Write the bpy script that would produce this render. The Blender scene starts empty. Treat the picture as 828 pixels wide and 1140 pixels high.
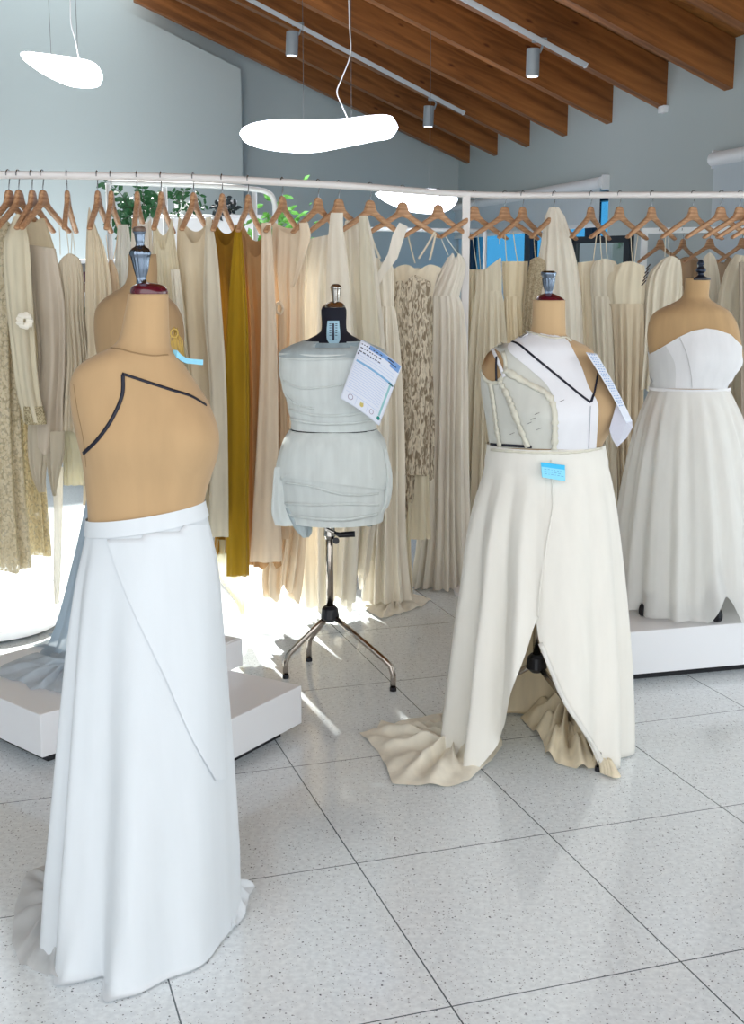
import bpy, bmesh, math, random
import numpy as np
from mathutils import Vector, Matrix
from mathutils.bvhtree import BVHTree
C = bpy.context.scene.collection
F = 1368.0; PT = math.radians(11.16); SP, CP = math.sin(PT), math.cos(PT); CAM = Vector((0, 0, 1.5))
def ray(x, y):
    cx = (x-414)/F; cy = (570-y)/F
    return Vector((cx, CP+cy*SP, -SP+cy*CP))
def PY(x, y, Y):
    d = ray(x, y); return CAM + d*(Y/d.y)
def PZ(x, y, Z):
    d = ray(x, y); return CAM + d*((Z-1.5)/d.z)
def XW(px, Y, Z): return (px-414)/F*(Y*CP+(1.5-Z)*SP)

# ------------------------------------------------------------------ materials
def s2l(c):
    return tuple(((v/255)/12.92 if v/255 <= .04045 else ((v/255+.055)/1.055)**2.4) for v in c)+(1,)
MC = {}
def newmat(name):
    m = bpy.data.materials.new(name); m.use_nodes = True
    nt = m.node_tree; nt.nodes.clear()
    return m, nt, nt.nodes, nt.links
def plain(name, col, rough=.5, metal=0, spec=.5, emit=0, bump=0, bscale=80, coat=0):
    if name in MC: return MC[name]
    m, nt, N, L = newmat(name)
    o = N.new('ShaderNodeOutputMaterial'); b = N.new('ShaderNodeBsdfPrincipled')
    b.inputs['Base Color'].default_value = s2l(col); b.inputs['Roughness'].default_value = rough
    b.inputs['Metallic'].default_value = metal; b.inputs['Specular IOR Level'].default_value = spec
    b.inputs['Coat Weight'].default_value = coat
    if emit:
        b.inputs['Emission Color'].default_value = s2l(col); b.inputs['Emission Strength'].default_value = emit
    if bump:
        t = N.new('ShaderNodeTexCoord'); n = N.new('ShaderNodeTexNoise'); n.inputs['Scale'].default_value = bscale; n.inputs['Detail'].default_value = 4
        bp = N.new('ShaderNodeBump'); bp.inputs['Strength'].default_value = bump; bp.inputs['Distance'].default_value = .004
        L.new(t.outputs['Object'], n.inputs['Vector']); L.new(n.outputs['Fac'], bp.inputs['Height']); L.new(bp.outputs['Normal'], b.inputs['Normal'])
    L.new(b.outputs[0], o.inputs[0]); MC[name] = m; return m
def cloth(col, trans=.3, sheer=0, rough=.85, sheen=.15, weave=.25, wscale=420, var=.06, satin=0):
    """woven cloth: diffuse + light passing through, optional see-through share"""
    key = ('c', tuple(col), trans, sheer, satin, weave)
    if key in MC: return MC[key]
    m, nt, N, L = newmat('cloth_%d_%d_%d' % tuple(col))
    o = N.new('ShaderNodeOutputMaterial'); b = N.new('ShaderNodeBsdfPrincipled')
    b.inputs['Roughness'].default_value = .38 if satin else rough
    b.inputs['Specular IOR Level'].default_value = .4 if satin else .15
    b.inputs['Sheen Weight'].default_value = sheen
    tc = N.new('ShaderNodeTexCoord')
    mp = N.new('ShaderNodeMapping'); mp.inputs['Scale'].default_value = (6, 6, .8); L.new(tc.outputs['Object'], mp.inputs[0])
    n = N.new('ShaderNodeTexNoise'); n.inputs['Scale'].default_value = 5; n.inputs['Detail'].default_value = 3; L.new(mp.outputs[0], n.inputs['Vector'])
    r = N.new('ShaderNodeValToRGB'); c = s2l(col)
    r.color_ramp.elements[0].position = .3; r.color_ramp.elements[1].position = .7
    r.color_ramp.elements[0].color = tuple(v*(1-var*1.5) for v in c[:3])+(1,); r.color_ramp.elements[1].color = tuple(min(1, v*(1+var)) for v in c[:3])+(1,)
    L.new(n.outputs['Fac'], r.inputs[0]); L.new(r.outputs[0], b.inputs['Base Color'])
    n2 = N.new('ShaderNodeTexNoise'); n2.inputs['Scale'].default_value = wscale; n2.inputs['Detail'].default_value = 2; L.new(tc.outputs['Object'], n2.inputs['Vector'])
    bp = N.new('ShaderNodeBump'); bp.inputs['Strength'].default_value = weave; bp.inputs['Distance'].default_value = .001
    L.new(n2.outputs['Fac'], bp.inputs['Height']); L.new(bp.outputs[0], b.inputs['Normal'])
    tr = N.new('ShaderNodeBsdfTranslucent'); L.new(r.outputs[0], tr.inputs[0])
    mx = N.new('ShaderNodeMixShader'); mx.inputs[0].default_value = trans
    L.new(b.outputs[0], mx.inputs[1]); L.new(tr.outputs[0], mx.inputs[2]); out = mx
    if sheer:
        t = N.new('ShaderNodeBsdfTransparent'); t.inputs[0].default_value = (.95, .95, .93, 1)
        m2 = N.new('ShaderNodeMixShader'); m2.inputs[0].default_value = sheer
        L.new(mx.outputs[0], m2.inputs[1]); L.new(t.outputs[0], m2.inputs[2]); out = m2
    L.new(out.outputs[0], o.inputs[0]); MC[key] = m; return m
def lace(col, dark, scale=45, alpha=.25, stretch=.35):
    key = ('l', tuple(col), scale, alpha)
    if key in MC: return MC[key]
    m, nt, N, L = newmat('lace_%d_%d_%d' % tuple(col))
    o = N.new('ShaderNodeOutputMaterial'); b = N.new('ShaderNodeBsdfPrincipled'); b.inputs['Roughness'].default_value = .7; b.inputs['Specular IOR Level'].default_value = .25
    tc = N.new('ShaderNodeTexCoord'); mp = N.new('ShaderNodeMapping'); mp.inputs['Scale'].default_value = (1, 1, stretch); L.new(tc.outputs['Object'], mp.inputs[0])
    v = N.new('ShaderNodeTexVoronoi'); v.inputs['Scale'].default_value = scale*1.6; v.feature = 'F1'; L.new(mp.outputs[0], v.inputs['Vector'])
    n = N.new('ShaderNodeTexNoise'); n.inputs['Scale'].default_value = scale; n.inputs['Detail'].default_value = 4; n.inputs['Distortion'].default_value = 1.2; L.new(mp.outputs[0], n.inputs['Vector'])
    r = N.new('ShaderNodeValToRGB'); r.color_ramp.elements[0].position = .42; r.color_ramp.elements[1].position = .56
    r.color_ramp.elements[0].color = s2l(dark); r.color_ramp.elements[1].color = s2l(col)
    L.new(n.outputs['Fac'], r.inputs[0]); L.new(r.outputs[0], b.inputs['Base Color'])
    bp = N.new('ShaderNodeBump'); bp.inputs['Strength'].default_value = .7; bp.inputs['Distance'].default_value = .004
    L.new(n.outputs['Fac'], bp.inputs['Height']); L.new(bp.outputs[0], b.inputs['Normal'])
    t = N.new('ShaderNodeBsdfTransparent'); mx = N.new('ShaderNodeMixShader')
    mt = N.new('ShaderNodeMath'); mt.operation = 'GREATER_THAN'; mt.inputs[1].default_value = .62; L.new(v.outputs['Distance'], mt.inputs[0])
    m3 = N.new('ShaderNodeMath'); m3.operation = 'MULTIPLY'; m3.inputs[1].default_value = alpha*3 if alpha*3 < 1 else 1; L.new(mt.outputs[0], m3.inputs[0])
    L.new(m3.outputs[0], mx.inputs[0]); L.new(b.outputs[0], mx.inputs[1]); L.new(t.outputs[0], mx.inputs[2])
    tl = N.new('ShaderNodeBsdfTranslucent'); L.new(r.outputs[0], tl.inputs[0]); m4 = N.new('ShaderNodeMixShader'); m4.inputs[0].default_value = .2
    L.new(mx.outputs[0], m4.inputs[1]); L.new(tl.outputs[0], m4.inputs[2])
    L.new(m4.outputs[0], o.inputs[0]); MC[key] = m; return m
def wood(name, c1, c2, scale=1.0, rot=(0, 0, 0), rough=.55, knots=True):
    if name in MC: return MC[name]
    m, nt, N, L = newmat(name)
    o = N.new('ShaderNodeOutputMaterial'); b = N.new('ShaderNodeBsdfPrincipled'); b.inputs['Roughness'].default_value = rough; b.inputs['Specular IOR Level'].default_value = .3
    tc = N.new('ShaderNodeTexCoord'); mp = N.new('ShaderNodeMapping'); mp.inputs['Rotation'].default_value = rot; mp.inputs['Scale'].default_value = (1.2*scale, 14*scale, 14*scale)
    L.new(tc.outputs['Object'], mp.inputs[0])
    n = N.new('ShaderNodeTexNoise'); n.inputs['Scale'].default_value = 2.2; n.inputs['Detail'].default_value = 6; n.inputs['Distortion'].default_value = .6; L.new(mp.outputs[0], n.inputs['Vector'])
    r = N.new('ShaderNodeValToRGB'); r.color_ramp.elements[0].position = .3; r.color_ramp.elements[1].position = .72
    r.color_ramp.elements[0].color = s2l(c1); r.color_ramp.elements[1].color = s2l(c2); L.new(n.outputs['Fac'], r.inputs[0])
    src = r.outputs[0]
    if knots:
        mp2 = N.new('ShaderNodeMapping'); mp2.inputs['Rotation'].default_value = rot; mp2.inputs['Scale'].default_value = (2.2, 6, 6); L.new(tc.outputs['Object'], mp2.inputs[0])
        v = N.new('ShaderNodeTexVoronoi'); v.inputs['Scale'].default_value = 1.6; L.new(mp2.outputs[0], v.inputs['Vector'])
        r2 = N.new('ShaderNodeValToRGB'); r2.color_ramp.elements[0].position = .05; r2.color_ramp.elements[1].position = .13
        r2.color_ramp.elements[0].color = (.25, .16, .12, 1); r2.color_ramp.elements[1].color = (1, 1, 1, 1); L.new(v.outputs['Distance'], r2.inputs[0])
        mm = N.new('ShaderNodeMix'); mm.data_type = 'RGBA'; mm.blend_type = 'MULTIPLY'; mm.inputs[0].default_value = .8
        L.new(r.outputs[0], mm.inputs[6]); L.new(r2.outputs[0], mm.inputs[7]); src = mm.outputs[2]
    L.new(src, b.inputs['Base Color']); L.new(b.outputs[0], o.inputs[0]); MC[name] = m; return m

# ------------------------------------------------------------------ objects
ORG = {}
def tag(o, label=None, cat=None, group=None, kind=None):
    if label: o['label'] = label
    if cat: o['category'] = cat
    if group: o['group'] = group
    if kind: o['kind'] = kind
    return o
def thing(name, label, cat, loc, group=None, rotz=0):
    o = bpy.data.objects.new(name, None); C.objects.link(o); o.location = loc; o.rotation_euler = (0, 0, rotz)
    o.empty_display_size = .05
    ORG[o.name] = Vector(loc); return tag(o, label, cat, group)
def mk(name, vf, mat, parent=None, loc=None, smooth=True, local=False):
    V, Fc = vf
    org = Vector(loc) if loc is not None else (ORG[parent.name] if parent else Vector((0, 0, 0)))
    if local: org = Vector((0, 0, 0))
    me = bpy.data.meshes.new(name); me.from_pydata([tuple(Vector(v)-org) for v in V], [], Fc); me.update()
    if me.validate(): print('INVALID', name)
    if smooth:
        me.polygons.foreach_set('use_smooth', [True]*len(me.polygons))
    if mat: me.materials.append(mat)
    o = bpy.data.objects.new(name, me); C.objects.link(o)
    if parent: o.parent = parent; ORG[o.name] = ORG[parent.name]
    else: o.location = org; ORG[o.name] = org
    return o
class MB:
    def __init__(s): s.V = []; s.F = []
    def add(s, V, Fc):
        b = len(s.V); s.V += [Vector(v) for v in V]; s.F += [tuple(i+b for i in f) for f in Fc]; return s
    def box(s, c, d, M=None):
        x, y, z = d[0]/2, d[1]/2, d[2]/2
        V = [Vector((i*x, j*y, k*z)) for i in (-1, 1) for j in (-1, 1) for k in (-1, 1)]
        if M: V = [M @ v for v in V]
        V = [v+Vector(c) for v in V]
        return s.add(V, [(0, 1, 3, 2), (4, 6, 7, 5), (0, 4, 5, 1), (2, 3, 7, 6), (0, 2, 6, 4), (1, 5, 7, 3)])
    def bbox(s, c, d, b=.006, M=None):
        bm = bmesh.new(); bmesh.ops.create_cube(bm, size=1)
        for v in bm.verts: v.co = Vector((v.co.x*d[0], v.co.y*d[1], v.co.z*d[2]))
        bmesh.ops.bevel(bm, geom=list(bm.edges), offset=b, segments=2, affect='EDGES', profile=.5)
        bm.verts.index_update()
        V = [(M @ v.co if M else v.co)+Vector(c) for v in bm.verts]; Fc = [tuple(v.index for v in f.verts) for f in bm.faces]; bm.free()
        return s.add(V, Fc)
    def tube(s, pts, r, n=10, cap=True):
        pts = [Vector(p) for p in pts]; rs = r if isinstance(r, (list, tuple)) else [r]*len(pts)
        V = []; Fc = []; up = None
        for i, p in enumerate(pts):
            t = (pts[min(i+1, len(pts)-1)]-pts[max(i-1, 0)]).normalized()
            if up is None:
                up = Vector((0, 0, 1)) if abs(t.z) < .9 else Vector((1, 0, 0))
            a = t.cross(up).normalized(); b = a.cross(t).normalized(); up = b
            for k in range(n):
                th = 2*math.pi*k/n; V.append(p+(a*math.cos(th)+b*math.sin(th))*rs[i])
        m = len(pts)
        for i in range(m-1):
            for k in range(n):
                Fc.append((i*n+k, i*n+(k+1) % n, (i+1)*n+(k+1) % n, (i+1)*n+k))
        if cap: Fc.append(tuple(range(n-1, -1, -1))); Fc.append(tuple((m-1)*n+k for k in range(n)))
        return s.add(V, Fc)
    def lathe(s, prof, c=(0, 0, 0), n=32, flute=0, fk=0):
        V = []; Fc = []
        for (r, z) in prof:
            for k in range(n):
                th = 2*math.pi*k/n; rr = r*(1+flute*math.cos(fk*th)) if fk else r
                V.append(Vector(c)+Vector((rr*math.cos(th), rr*math.sin(th), z)))
        m = len(prof)
        for i in range(m-1):
            for k in range(n): Fc.append((i*n+k, i*n+(k+1) % n, (i+1)*n+(k+1) % n, (i+1)*n+k))
        Fc.append(tuple(range(n-1, -1, -1))); Fc.append(tuple((m-1)*n+k for k in range(n)))
        return s.add(V, Fc)
    def ribbon(s, pts, w, th=.0012, side=None):
        """thin strap through pts, width vector side*w"""
        V = []; Fc = []
        pts = [Vector(p) for p in pts]; m = len(pts)
        ws = w if isinstance(w, (list, tuple)) else [w]*m
        for i, p in enumerate(pts):
            t = (pts[min(i+1, m-1)]-pts[max(i-1, 0)]).normalized()
            sd = Vector(side).normalized() if side else t.cross(Vector((0, 1, 0))).normalized()
            nn = t.cross(sd).normalized()
            for a, b in ((-1, -1), (1, -1), (1, 1), (-1, 1)): V.append(p+sd*a*ws[i]/2+nn*b*th/2)
        for i in range(m-1):
            for k in range(4): Fc.append((i*4+k, i*4+(k+1) % 4, (i+1)*4+(k+1) % 4, (i+1)*4+k))
        Fc += [(3, 2, 1, 0), tuple((m-1)*4+k for k in range(4))]
        return s.add(V, Fc)
    def build(s, name, mat, parent=None, loc=None, smooth=False, local=False):
        return mk(name, (s.V, s.F), mat, parent, loc, smooth, local)
def autosmooth(o, deg=35):
    me = o.data; me.polygons.foreach_set('use_smooth', [True]*len(me.polygons))
    me.set_sharp_from_angle(angle=math.radians(deg)); return o
def cr(keys, vals, x):
    """Catmull-Rom style interpolation (non uniform, clamped tangents)"""
    keys = np.array(keys, float); vals = np.array(vals, float)
    m = np.zeros_like(vals)
    for i in range(len(keys)):
        a = max(i-1, 0); b = min(i+1, len(keys)-1)
        m[i] = (vals[b]-vals[a])/(keys[b]-keys[a])
    i = int(np.clip(np.searchsorted(keys, x, side='right')-1, 0, len(keys)-2))
    h = keys[i+1]-keys[i]; t = (x-keys[i])/h; t = min(max(t, 0), 1)
    return ((2*t**3-3*t**2+1)*vals[i]+(t**3-2*t**2+t)*h*m[i]+(-2*t**3+3*t**2)*vals[i+1]+(t**3-t**2)*h*m[i+1])
def rings_px(rows, Y, ratio=.7, yaw=0, N=40):
    """rows: (y, xl, xr[, ratio[, dY]]) silhouette of a body standing at distance Y -> rings (z,cx,cy,a,b,yaw)"""
    K = [r[0] for r in rows]; out = []
    V = []
    for r in rows:
        Yr = Y+(r[4] if len(r) > 4 else 0)
        l = PY(r[1], r[0], Yr); q = PY(r[2], r[0], Yr); ra = r[3] if len(r) > 3 else ratio
        c = (l+q)/2; w = (q-l).length/2
        V.append((c.z, c.x, c.y, w, w*ra))
    for i in range(N):
        k = K[0]+(K[-1]-K[0])*i/(N-1)
        v = cr(K, V, k); 
        w = v[3]; b = v[4]; a = w
        ra = b/max(w, 1e-5)
        if yaw:
            pr = math.sqrt(math.cos(yaw)**2+(ra*math.sin(yaw))**2); a = w/pr; b = ra*a
        out.append((v[0], v[1], v[2], a, b, yaw))
    return out
def shell(R, M=96, fold=None, disp=None, rng=None, off=0, ztop=None, zbot=None, capt=False, capb=False, power=2.0, zmin=.006):
    """loft of rings; phi=0 faces the camera side (-Y), phi grows towards +X. rng(t)->(phi0,phi1) opens the sheet"""
    V = []; Fc = []; n = len(R)
    for i, (z, cx, cy, a, b, yaw) in enumerate(R):
        t = i/(n-1); p0, p1 = rng(t) if rng else (-math.pi, math.pi)
        cnt = M+1 if rng else M
        for k in range(cnt):
            ph = p0+(p1-p0)*k/M
            s_, c_ = math.sin(ph), math.cos(ph)
            if power != 2.0:
                q = (abs(s_)**power+abs(c_)**power)**(-1/power)
                s_ *= q; c_ *= q
            x, y = a*s_, -b*c_
            d = off
            if fold: d += fold(ph, t)
            if disp: d += disp(ph, z)
            nx, ny = s_/max(a, 1e-4), -c_/max(b, 1e-4); l = math.hypot(nx, ny) or 1
            x += nx/l*d; y += ny/l*d
            zz = z
            if ztop: zz += ztop(math.sin(ph), ph)*max(0, 1-t/.35)**1.0 if True else 0
            if zbot: zz += zbot(ph)*max(0, (t-.75)/.25)
            X = cx+x*math.cos(yaw)-y*math.sin(yaw); Yy = cy+x*math.sin(yaw)+y*math.cos(yaw)
            V.append(Vector((X, Yy, max(zz, zmin))))
    cnt = M+1 if rng else M
    for i in range(n-1):
        for k in range(M):
            k2 = k+1 if rng else (k+1) % M
            Fc.append((i*cnt+k, (i+1)*cnt+k, (i+1)*cnt+k2, i*cnt+k2))
    if capt:
        V.append(sum((V[k] for k in range(cnt)), Vector())/cnt); c = len(V)-1
        for k in range(M): Fc.append((c, k, (k+1) % cnt))
    if capb:
        V.append(sum((V[(n-1)*cnt+k] for k in range(cnt)), Vector())/cnt); c = len(V)-1
        for k in range(M): Fc.append((c, (n-1)*cnt+(k+1) % cnt, (n-1)*cnt+k))
    return V, Fc
def folds(seed, k=11, amp=.012, p=.8, start=0.0):
    rg = random.Random(seed); a = [rg.uniform(0, 6.28) for _ in range(6)]; k2 = int(k*1.7)+1; k3 = max(2, k//3)
    def f(ph, t):
        tt = max(0, (t-start)/(1-start))**p
        w = a[4]*0+.5*math.sin(2*ph+a[5])
        s = math.sin(k*ph+a[0]+.9*math.sin(k3*ph+a[1])+w)
        s = math.copysign(abs(s)**.8, s)
        return amp*tt*(s+.45*math.sin(k2*ph+a[2]+1.2*t)+.5*math.sin(k3*ph+a[3]))
    return f
def bvh_of(o):
    me = o.data; org = ORG[o.name]
    return BVHTree.FromPolygons([v.co+org for v in me.vertices], [tuple(p.vertices) for p in me.polygons])
def hit(bv, x, y, off=.002):
    d = ray(x, y).normalized()
    loc, nor, idx, dist = bv.ray_cast(CAM, d)
    if loc is None: return None, None
    if nor.dot(d) > 0: nor = -nor
    return loc+nor*off, nor
def polyline(pts, step=3):
    out = []
    for i in range(len(pts)-1):
        a, b = pts[i], pts[i+1]; n = max(1, int(math.hypot(b[0]-a[0], b[1]-a[1])/step))
        for k in range(n): out.append((a[0]+(b[0]-a[0])*k/n, a[1]+(b[1]-a[1])*k/n))
    return out+[pts[-1]]
def smoothline(pts, n=24):
    K = list(range(len(pts))); return [tuple(cr(K, pts, (len(pts)-1)*i/(n-1))) for i in range(n)]
def tape(bv, pts, w, th=.0016, smooth=True, wig=0, seed=0):
    """flat band lying on a surface, following image points"""
    P = smoothline(pts, 40) if smooth else polyline(pts); rg = random.Random(seed); lift = th; th = min(th, .0022)
    L = []
    for q in P:
        h, n = hit(bv, q[0], q[1], lift)
        if h is not None and (not L or (h-L[-1][0]).length < .05): L.append((h, n))
    V = []; Fc = []
    for i, (h, n) in enumerate(L):
        t = (L[min(i+1, len(L)-1)][0]-L[max(i-1, 0)][0]).normalized(); s = t.cross(n).normalized(); ww = w*(1+wig*rg.uniform(-1, 1))
        for a, b in ((-1, 0), (1, 0), (1, 1), (-1, 1)): V.append(h+s*a*ww/2+n*(b*th*(1+wig*1.5*rg.random())-th*.6))
    m = len(L)
    if m < 2: print('TAPE MISS', pts[0]); return [], []
    for i in range(m-1):
        for k in range(4): Fc.append((i*4+k, i*4+(k+1) % 4, (i+1)*4+(k+1) % 4, (i+1)*4+k))
    Fc += [(3, 2, 1, 0), tuple((m-1)*4+k for k in range(4))]
    return V, Fc
def patch(bv, rows, nc=16, nr=24, off=.003, wave=0):
    """cloth panel lying on a surface; rows (y_left,x_left,y_right,x_right)"""
    K = list(range(len(rows))); V = []; Fc = []; last = None
    for i in range(nr+1):
        r = cr(K, rows, (len(rows)-1)*i/nr)
        for j in range(nc+1):
            s = j/nc; x = r[1]+(r[3]-r[1])*s; y = r[0]+(r[2]-r[0])*s
            h, n = hit(bv, x, y, off+wave*math.sin(j*1.3+i*.7))
            if h is None:
                Yg = last.y if last is not None else 3; h = PY(x, y, Yg)
            last = h; V.append(h)
    for i in range(nr):
        for j in range(nc): Fc.append((i*(nc+1)+j, (i+1)*(nc+1)+j, (i+1)*(nc+1)+j+1, i*(nc+1)+j+1))
    return V, Fc
def floor_cloth(outline, z0, seed, hgt=.03, rings=14, centre=None, M=120, ridge=9):
    """crumpled cloth lying on a surface, outline = closed list of image points at height z0"""
    rg = random.Random(seed); pts = [PZ(x, y, z0) for x, y in outline]+[PZ(outline[0][0], outline[0][1], z0)]
    K = list(range(len(pts))); B = []
    for k in range(M):
        u = (len(pts)-1)*k/M; i = int(u); f = u-i
        B.append(pts[i].lerp(pts[i+1], f))
    c = PZ(centre[0], centre[1], z0) if centre else sum(B, Vector())/M
    ph = [rg.uniform(0, 6.28) for _ in range(5)]; V = []; Fc = []
    for j in range(rings+1):
        s = 1-j/rings*.97
        for k, b in enumerate(B):
            p = c.lerp(b, s); th = 2*math.pi*k/M
            a = (p-c); n = math.sin(ridge*th+ph[0]+2.5*s)+.6*math.sin((ridge+6)*th+ph[1]-3*s)+.5*math.sin(60*a.x+ph[2])*math.cos(45*a.y+ph[3])
            h = hgt*(1-s**2.5)*(1+.5*n)*.6+.1*hgt*max(0, n)
            V.append(Vector((p.x, p.y, z0+.004+max(0, h))))
    for j in range(rings):
        for k in range(M): Fc.append((j*M+k, j*M+(k+1) % M, (j+1)*M+(k+1) % M, (j+1)*M+k))
    Fc.append(tuple(rings*M+k for k in range(M)))
    return V, Fc

# ------------------------------------------------------------------ shared materials
m_wall = plain('plaster_grey', (184, 194, 195), .9, bump=.15, bscale=60)
m_white = plain('white_paint', (235, 237, 240), .45)
m_box = plain('white_lacquer', (232, 233, 236), .35, bump=.05, bscale=30)
m_dark = plain('black_plinth', (14, 14, 22), .5)
m_black = plain('black_plastic', (10, 10, 22), .45)
m_chrome = plain('chrome', (190, 185, 178), .16, 1)
m_pewter = plain('pewter', (120, 132, 148), .22, 1)
m_capb = plain('brown_cap', (92, 74, 62), .35)
m_wine = plain('wine_lacquer', (82, 16, 32), .15, coat=.6)
m_form = cloth((180, 149, 111), 0, rough=.9, weave=.2, wscale=700, var=.03)
m_form2 = cloth((172, 142, 106), 0, rough=.9, weave=.2, wscale=700, var=.05)
m_navy = plain('navy_tape', (12, 14, 34), .6)
m_steel = plain('steel_hook', (150, 155, 160), .25, 1)
m_hang = wood('hanger_wood', (158, 114, 80), (208, 166, 128), 4, rough=.45, knots=False)
m_rail = plain('rail_white', (226, 222, 220), .4)
m_tan = wood('beam_wood', (104, 62, 28), (166, 106, 56), .55, rough=.5)
m_plank = wood('plank_wood', (120, 76, 36), (166, 112, 60), .7, rough=.5)

# ------------------------------------------------------------------ camera
cam = bpy.data.cameras.new('camera'); co = bpy.data.objects.new('camera', cam); C.objects.link(co)
cam.sensor_fit = 'VERTICAL'; cam.sensor_height = 36; cam.lens = F/1140*36; cam.clip_start = .05; cam.clip_end = 200
co.location = CAM; co.rotation_euler = (math.pi/2-PT, 0, 0); bpy.context.scene.camera = co

# ------------------------------------------------------------------ room shell
AZ = math.radians(-12.56); U = Vector((math.sin(AZ), math.cos(AZ), 0)); Nn = Vector((-math.cos(AZ), math.sin(AZ), 0))  # along wall / into the room
W0 = PZ(811, 100, 2.6); W0.z = 0; SL = math.tan(math.radians(23.2)); SPC = .926
def W(a, d, z): return W0+U*a+Nn*d+Vector((0, 0, z))
MW = Matrix((( U.x, Nn.x, 0), (U.y, Nn.y, 0), (0, 0, 1)))
END = 6*SPC+.35
def roofz(d): return 2.6+.30+SL*d
# floor
def floor_mat():
    m, nt, N, L = newmat('terrazzo_tiles')
    o = N.new('ShaderNodeOutputMaterial'); b = N.new('ShaderNodeBsdfPrincipled')
    tc = N.new('ShaderNodeTexCoord'); mp = N.new('ShaderNodeMapping'); mp.vector_type = 'TEXTURE'
    g = PZ(397, 961, 0); mp.inputs['Location'].default_value = (g.x, g.y, 0); mp.inputs['Rotation'].default_value = (0, 0, math.radians(18.05))
    L.new(tc.outputs['Object'], mp.inputs[0])
    sx = N.new('ShaderNodeSeparateXYZ'); L.new(mp.outputs[0], sx.inputs[0])
    def joint(out, size):
        d = N.new('ShaderNodeMath'); d.operation = 'DIVIDE'; d.inputs[1].default_value = size; L.new(out, d.inputs[0])
        r = N.new('ShaderNodeMath'); r.operation = 'ROUND'; L.new(d.outputs[0], r.inputs[0])
        s = N.new('ShaderNodeMath'); s.operation = 'SUBTRACT'; L.new(d.outputs[0], s.inputs[0]); L.new(r.outputs[0], s.inputs[1])
        a = N.new('ShaderNodeMath'); a.operation = 'ABSOLUTE'; L.new(s.outputs[0], a.inputs[0])
        c = N.new('ShaderNodeMath'); c.operation = 'LESS_THAN'; c.inputs[1].default_value = .0018/size; L.new(a.outputs[0], c.inputs[0]); return c
    j1 = joint(sx.outputs[0], .5435); j2 = joint(sx.outputs[1], .6593)
    mxj = N.new('ShaderNodeMath'); mxj.operation = 'MAXIMUM'; L.new(j1.outputs[0], mxj.inputs[0]); L.new(j2.outputs[0], mxj.inputs[1])
    n = N.new('ShaderNodeTexNoise'); n.inputs['Scale'].default_value = 70; n.inputs['Detail'].default_value = 6; L.new(tc.outputs['Object'], n.inputs['Vector'])
    r = N.new('ShaderNodeValToRGB'); r.color_ramp.elements[0].position = .35; r.color_ramp.elements[1].position = .65
    r.color_ramp.elements[0].color = s2l((212, 218, 222)); r.color_ramp.elements[1].color = s2l((229, 235, 238)); L.new(n.outputs['Fac'], r.inputs[0])
    src = r.outputs[0]
    for sc, th, pk, col in ((75, .17, .62, (120, 124, 130)), (140, .2, .5, (150, 152, 154)), (46, .12, .72, (88, 92, 100))):
        v = N.new('ShaderNodeTexVoronoi'); v.inputs['Scale'].default_value = sc; L.new(tc.outputs['Object'], v.inputs['Vector'])
        lt = N.new('ShaderNodeMath'); lt.operation = 'LESS_THAN'; lt.inputs[1].default_value = th; L.new(v.outputs['Distance'], lt.inputs[0])
        sc_ = N.new('ShaderNodeSeparateColor'); L.new(v.outputs['Color'], sc_.inputs[0])
        gt = N.new('ShaderNodeMath'); gt.operation = 'GREATER_THAN'; gt.inputs[1].default_value = pk; L.new(sc_.outputs[0], gt.inputs[0])
        mu = N.new('ShaderNodeMath'); mu.operation = 'MULTIPLY'; L.new(lt.outputs[0], mu.inputs[0]); L.new(gt.outputs[0], mu.inputs[1])
        mm = N.new('ShaderNodeMix'); mm.data_type = 'RGBA'; L.new(mu.outputs[0], mm.inputs[0]); L.new(src, mm.inputs[6]); mm.inputs[7].default_value = s2l(col); src = mm.outputs[2]
    mm = N.new('ShaderNodeMix'); mm.data_type = 'RGBA'; L.new(mxj.outputs[0], mm.inputs[0]); L.new(src, mm.inputs[6]); mm.inputs[7].default_value = s2l((82, 92, 98))
    L.new(mm.outputs[2], b.inputs['Base Color']); b.inputs['Roughness'].default_value = .11; b.inputs['Specular IOR Level'].default_value = .65
    L.new(b.outputs[0], o.inputs[0]); return m
mb = MB(); mb.box((0, 7, -.05), (16, 18, .1)); tag(mb.build('floor', floor_mat()), kind='structure')
# right wall with window openings (built from pieces around the openings)
def pw(px, py):     # image point on the right wall -> (a, z)
    d = ray(px, py); t = (W0-CAM).dot(Nn)/d.dot(Nn); p = CAM+d*t; return (p-W0).dot(U), p.z
w1a, _ = pw(677, 230); w1b = END-.04; w2a = pw(801, 200)[0]-1.5; w2b = pw(801, 200)[0]
wz1 = pw(677, 203)[1]; wz2 = pw(801, 178)[1]
mb = MB(); TH = .3; A0 = -8.0
def wallbox(a0, a1, z0, z1, d=-TH/2, th=TH): mb.box(W((a0+a1)/2, d, (z0+z1)/2), (a1-a0, th, z1-z0), MW)
for a0, a1, z0, z1 in ((A0, -7.6, 0, 3.0), (-2.3, w2a, 0, 3.0), (-7.6, -2.3, 0, .4), (-7.6, -2.3, 2.55, 3.0), (w2b, w1a, 0, 3.0), (w1b, END, 0, 3.0), (w1a, w1b, 0, .5), (w1a, w1b, wz1-.05, 3.0), (w2a, w2b, 0, .5), (w2a, w2b, wz2-.05, 3.0)):
    wallbox(a0, a1, z0, z1)
tag(mb.build('wall_right', m_wall), kind='structure')
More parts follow.
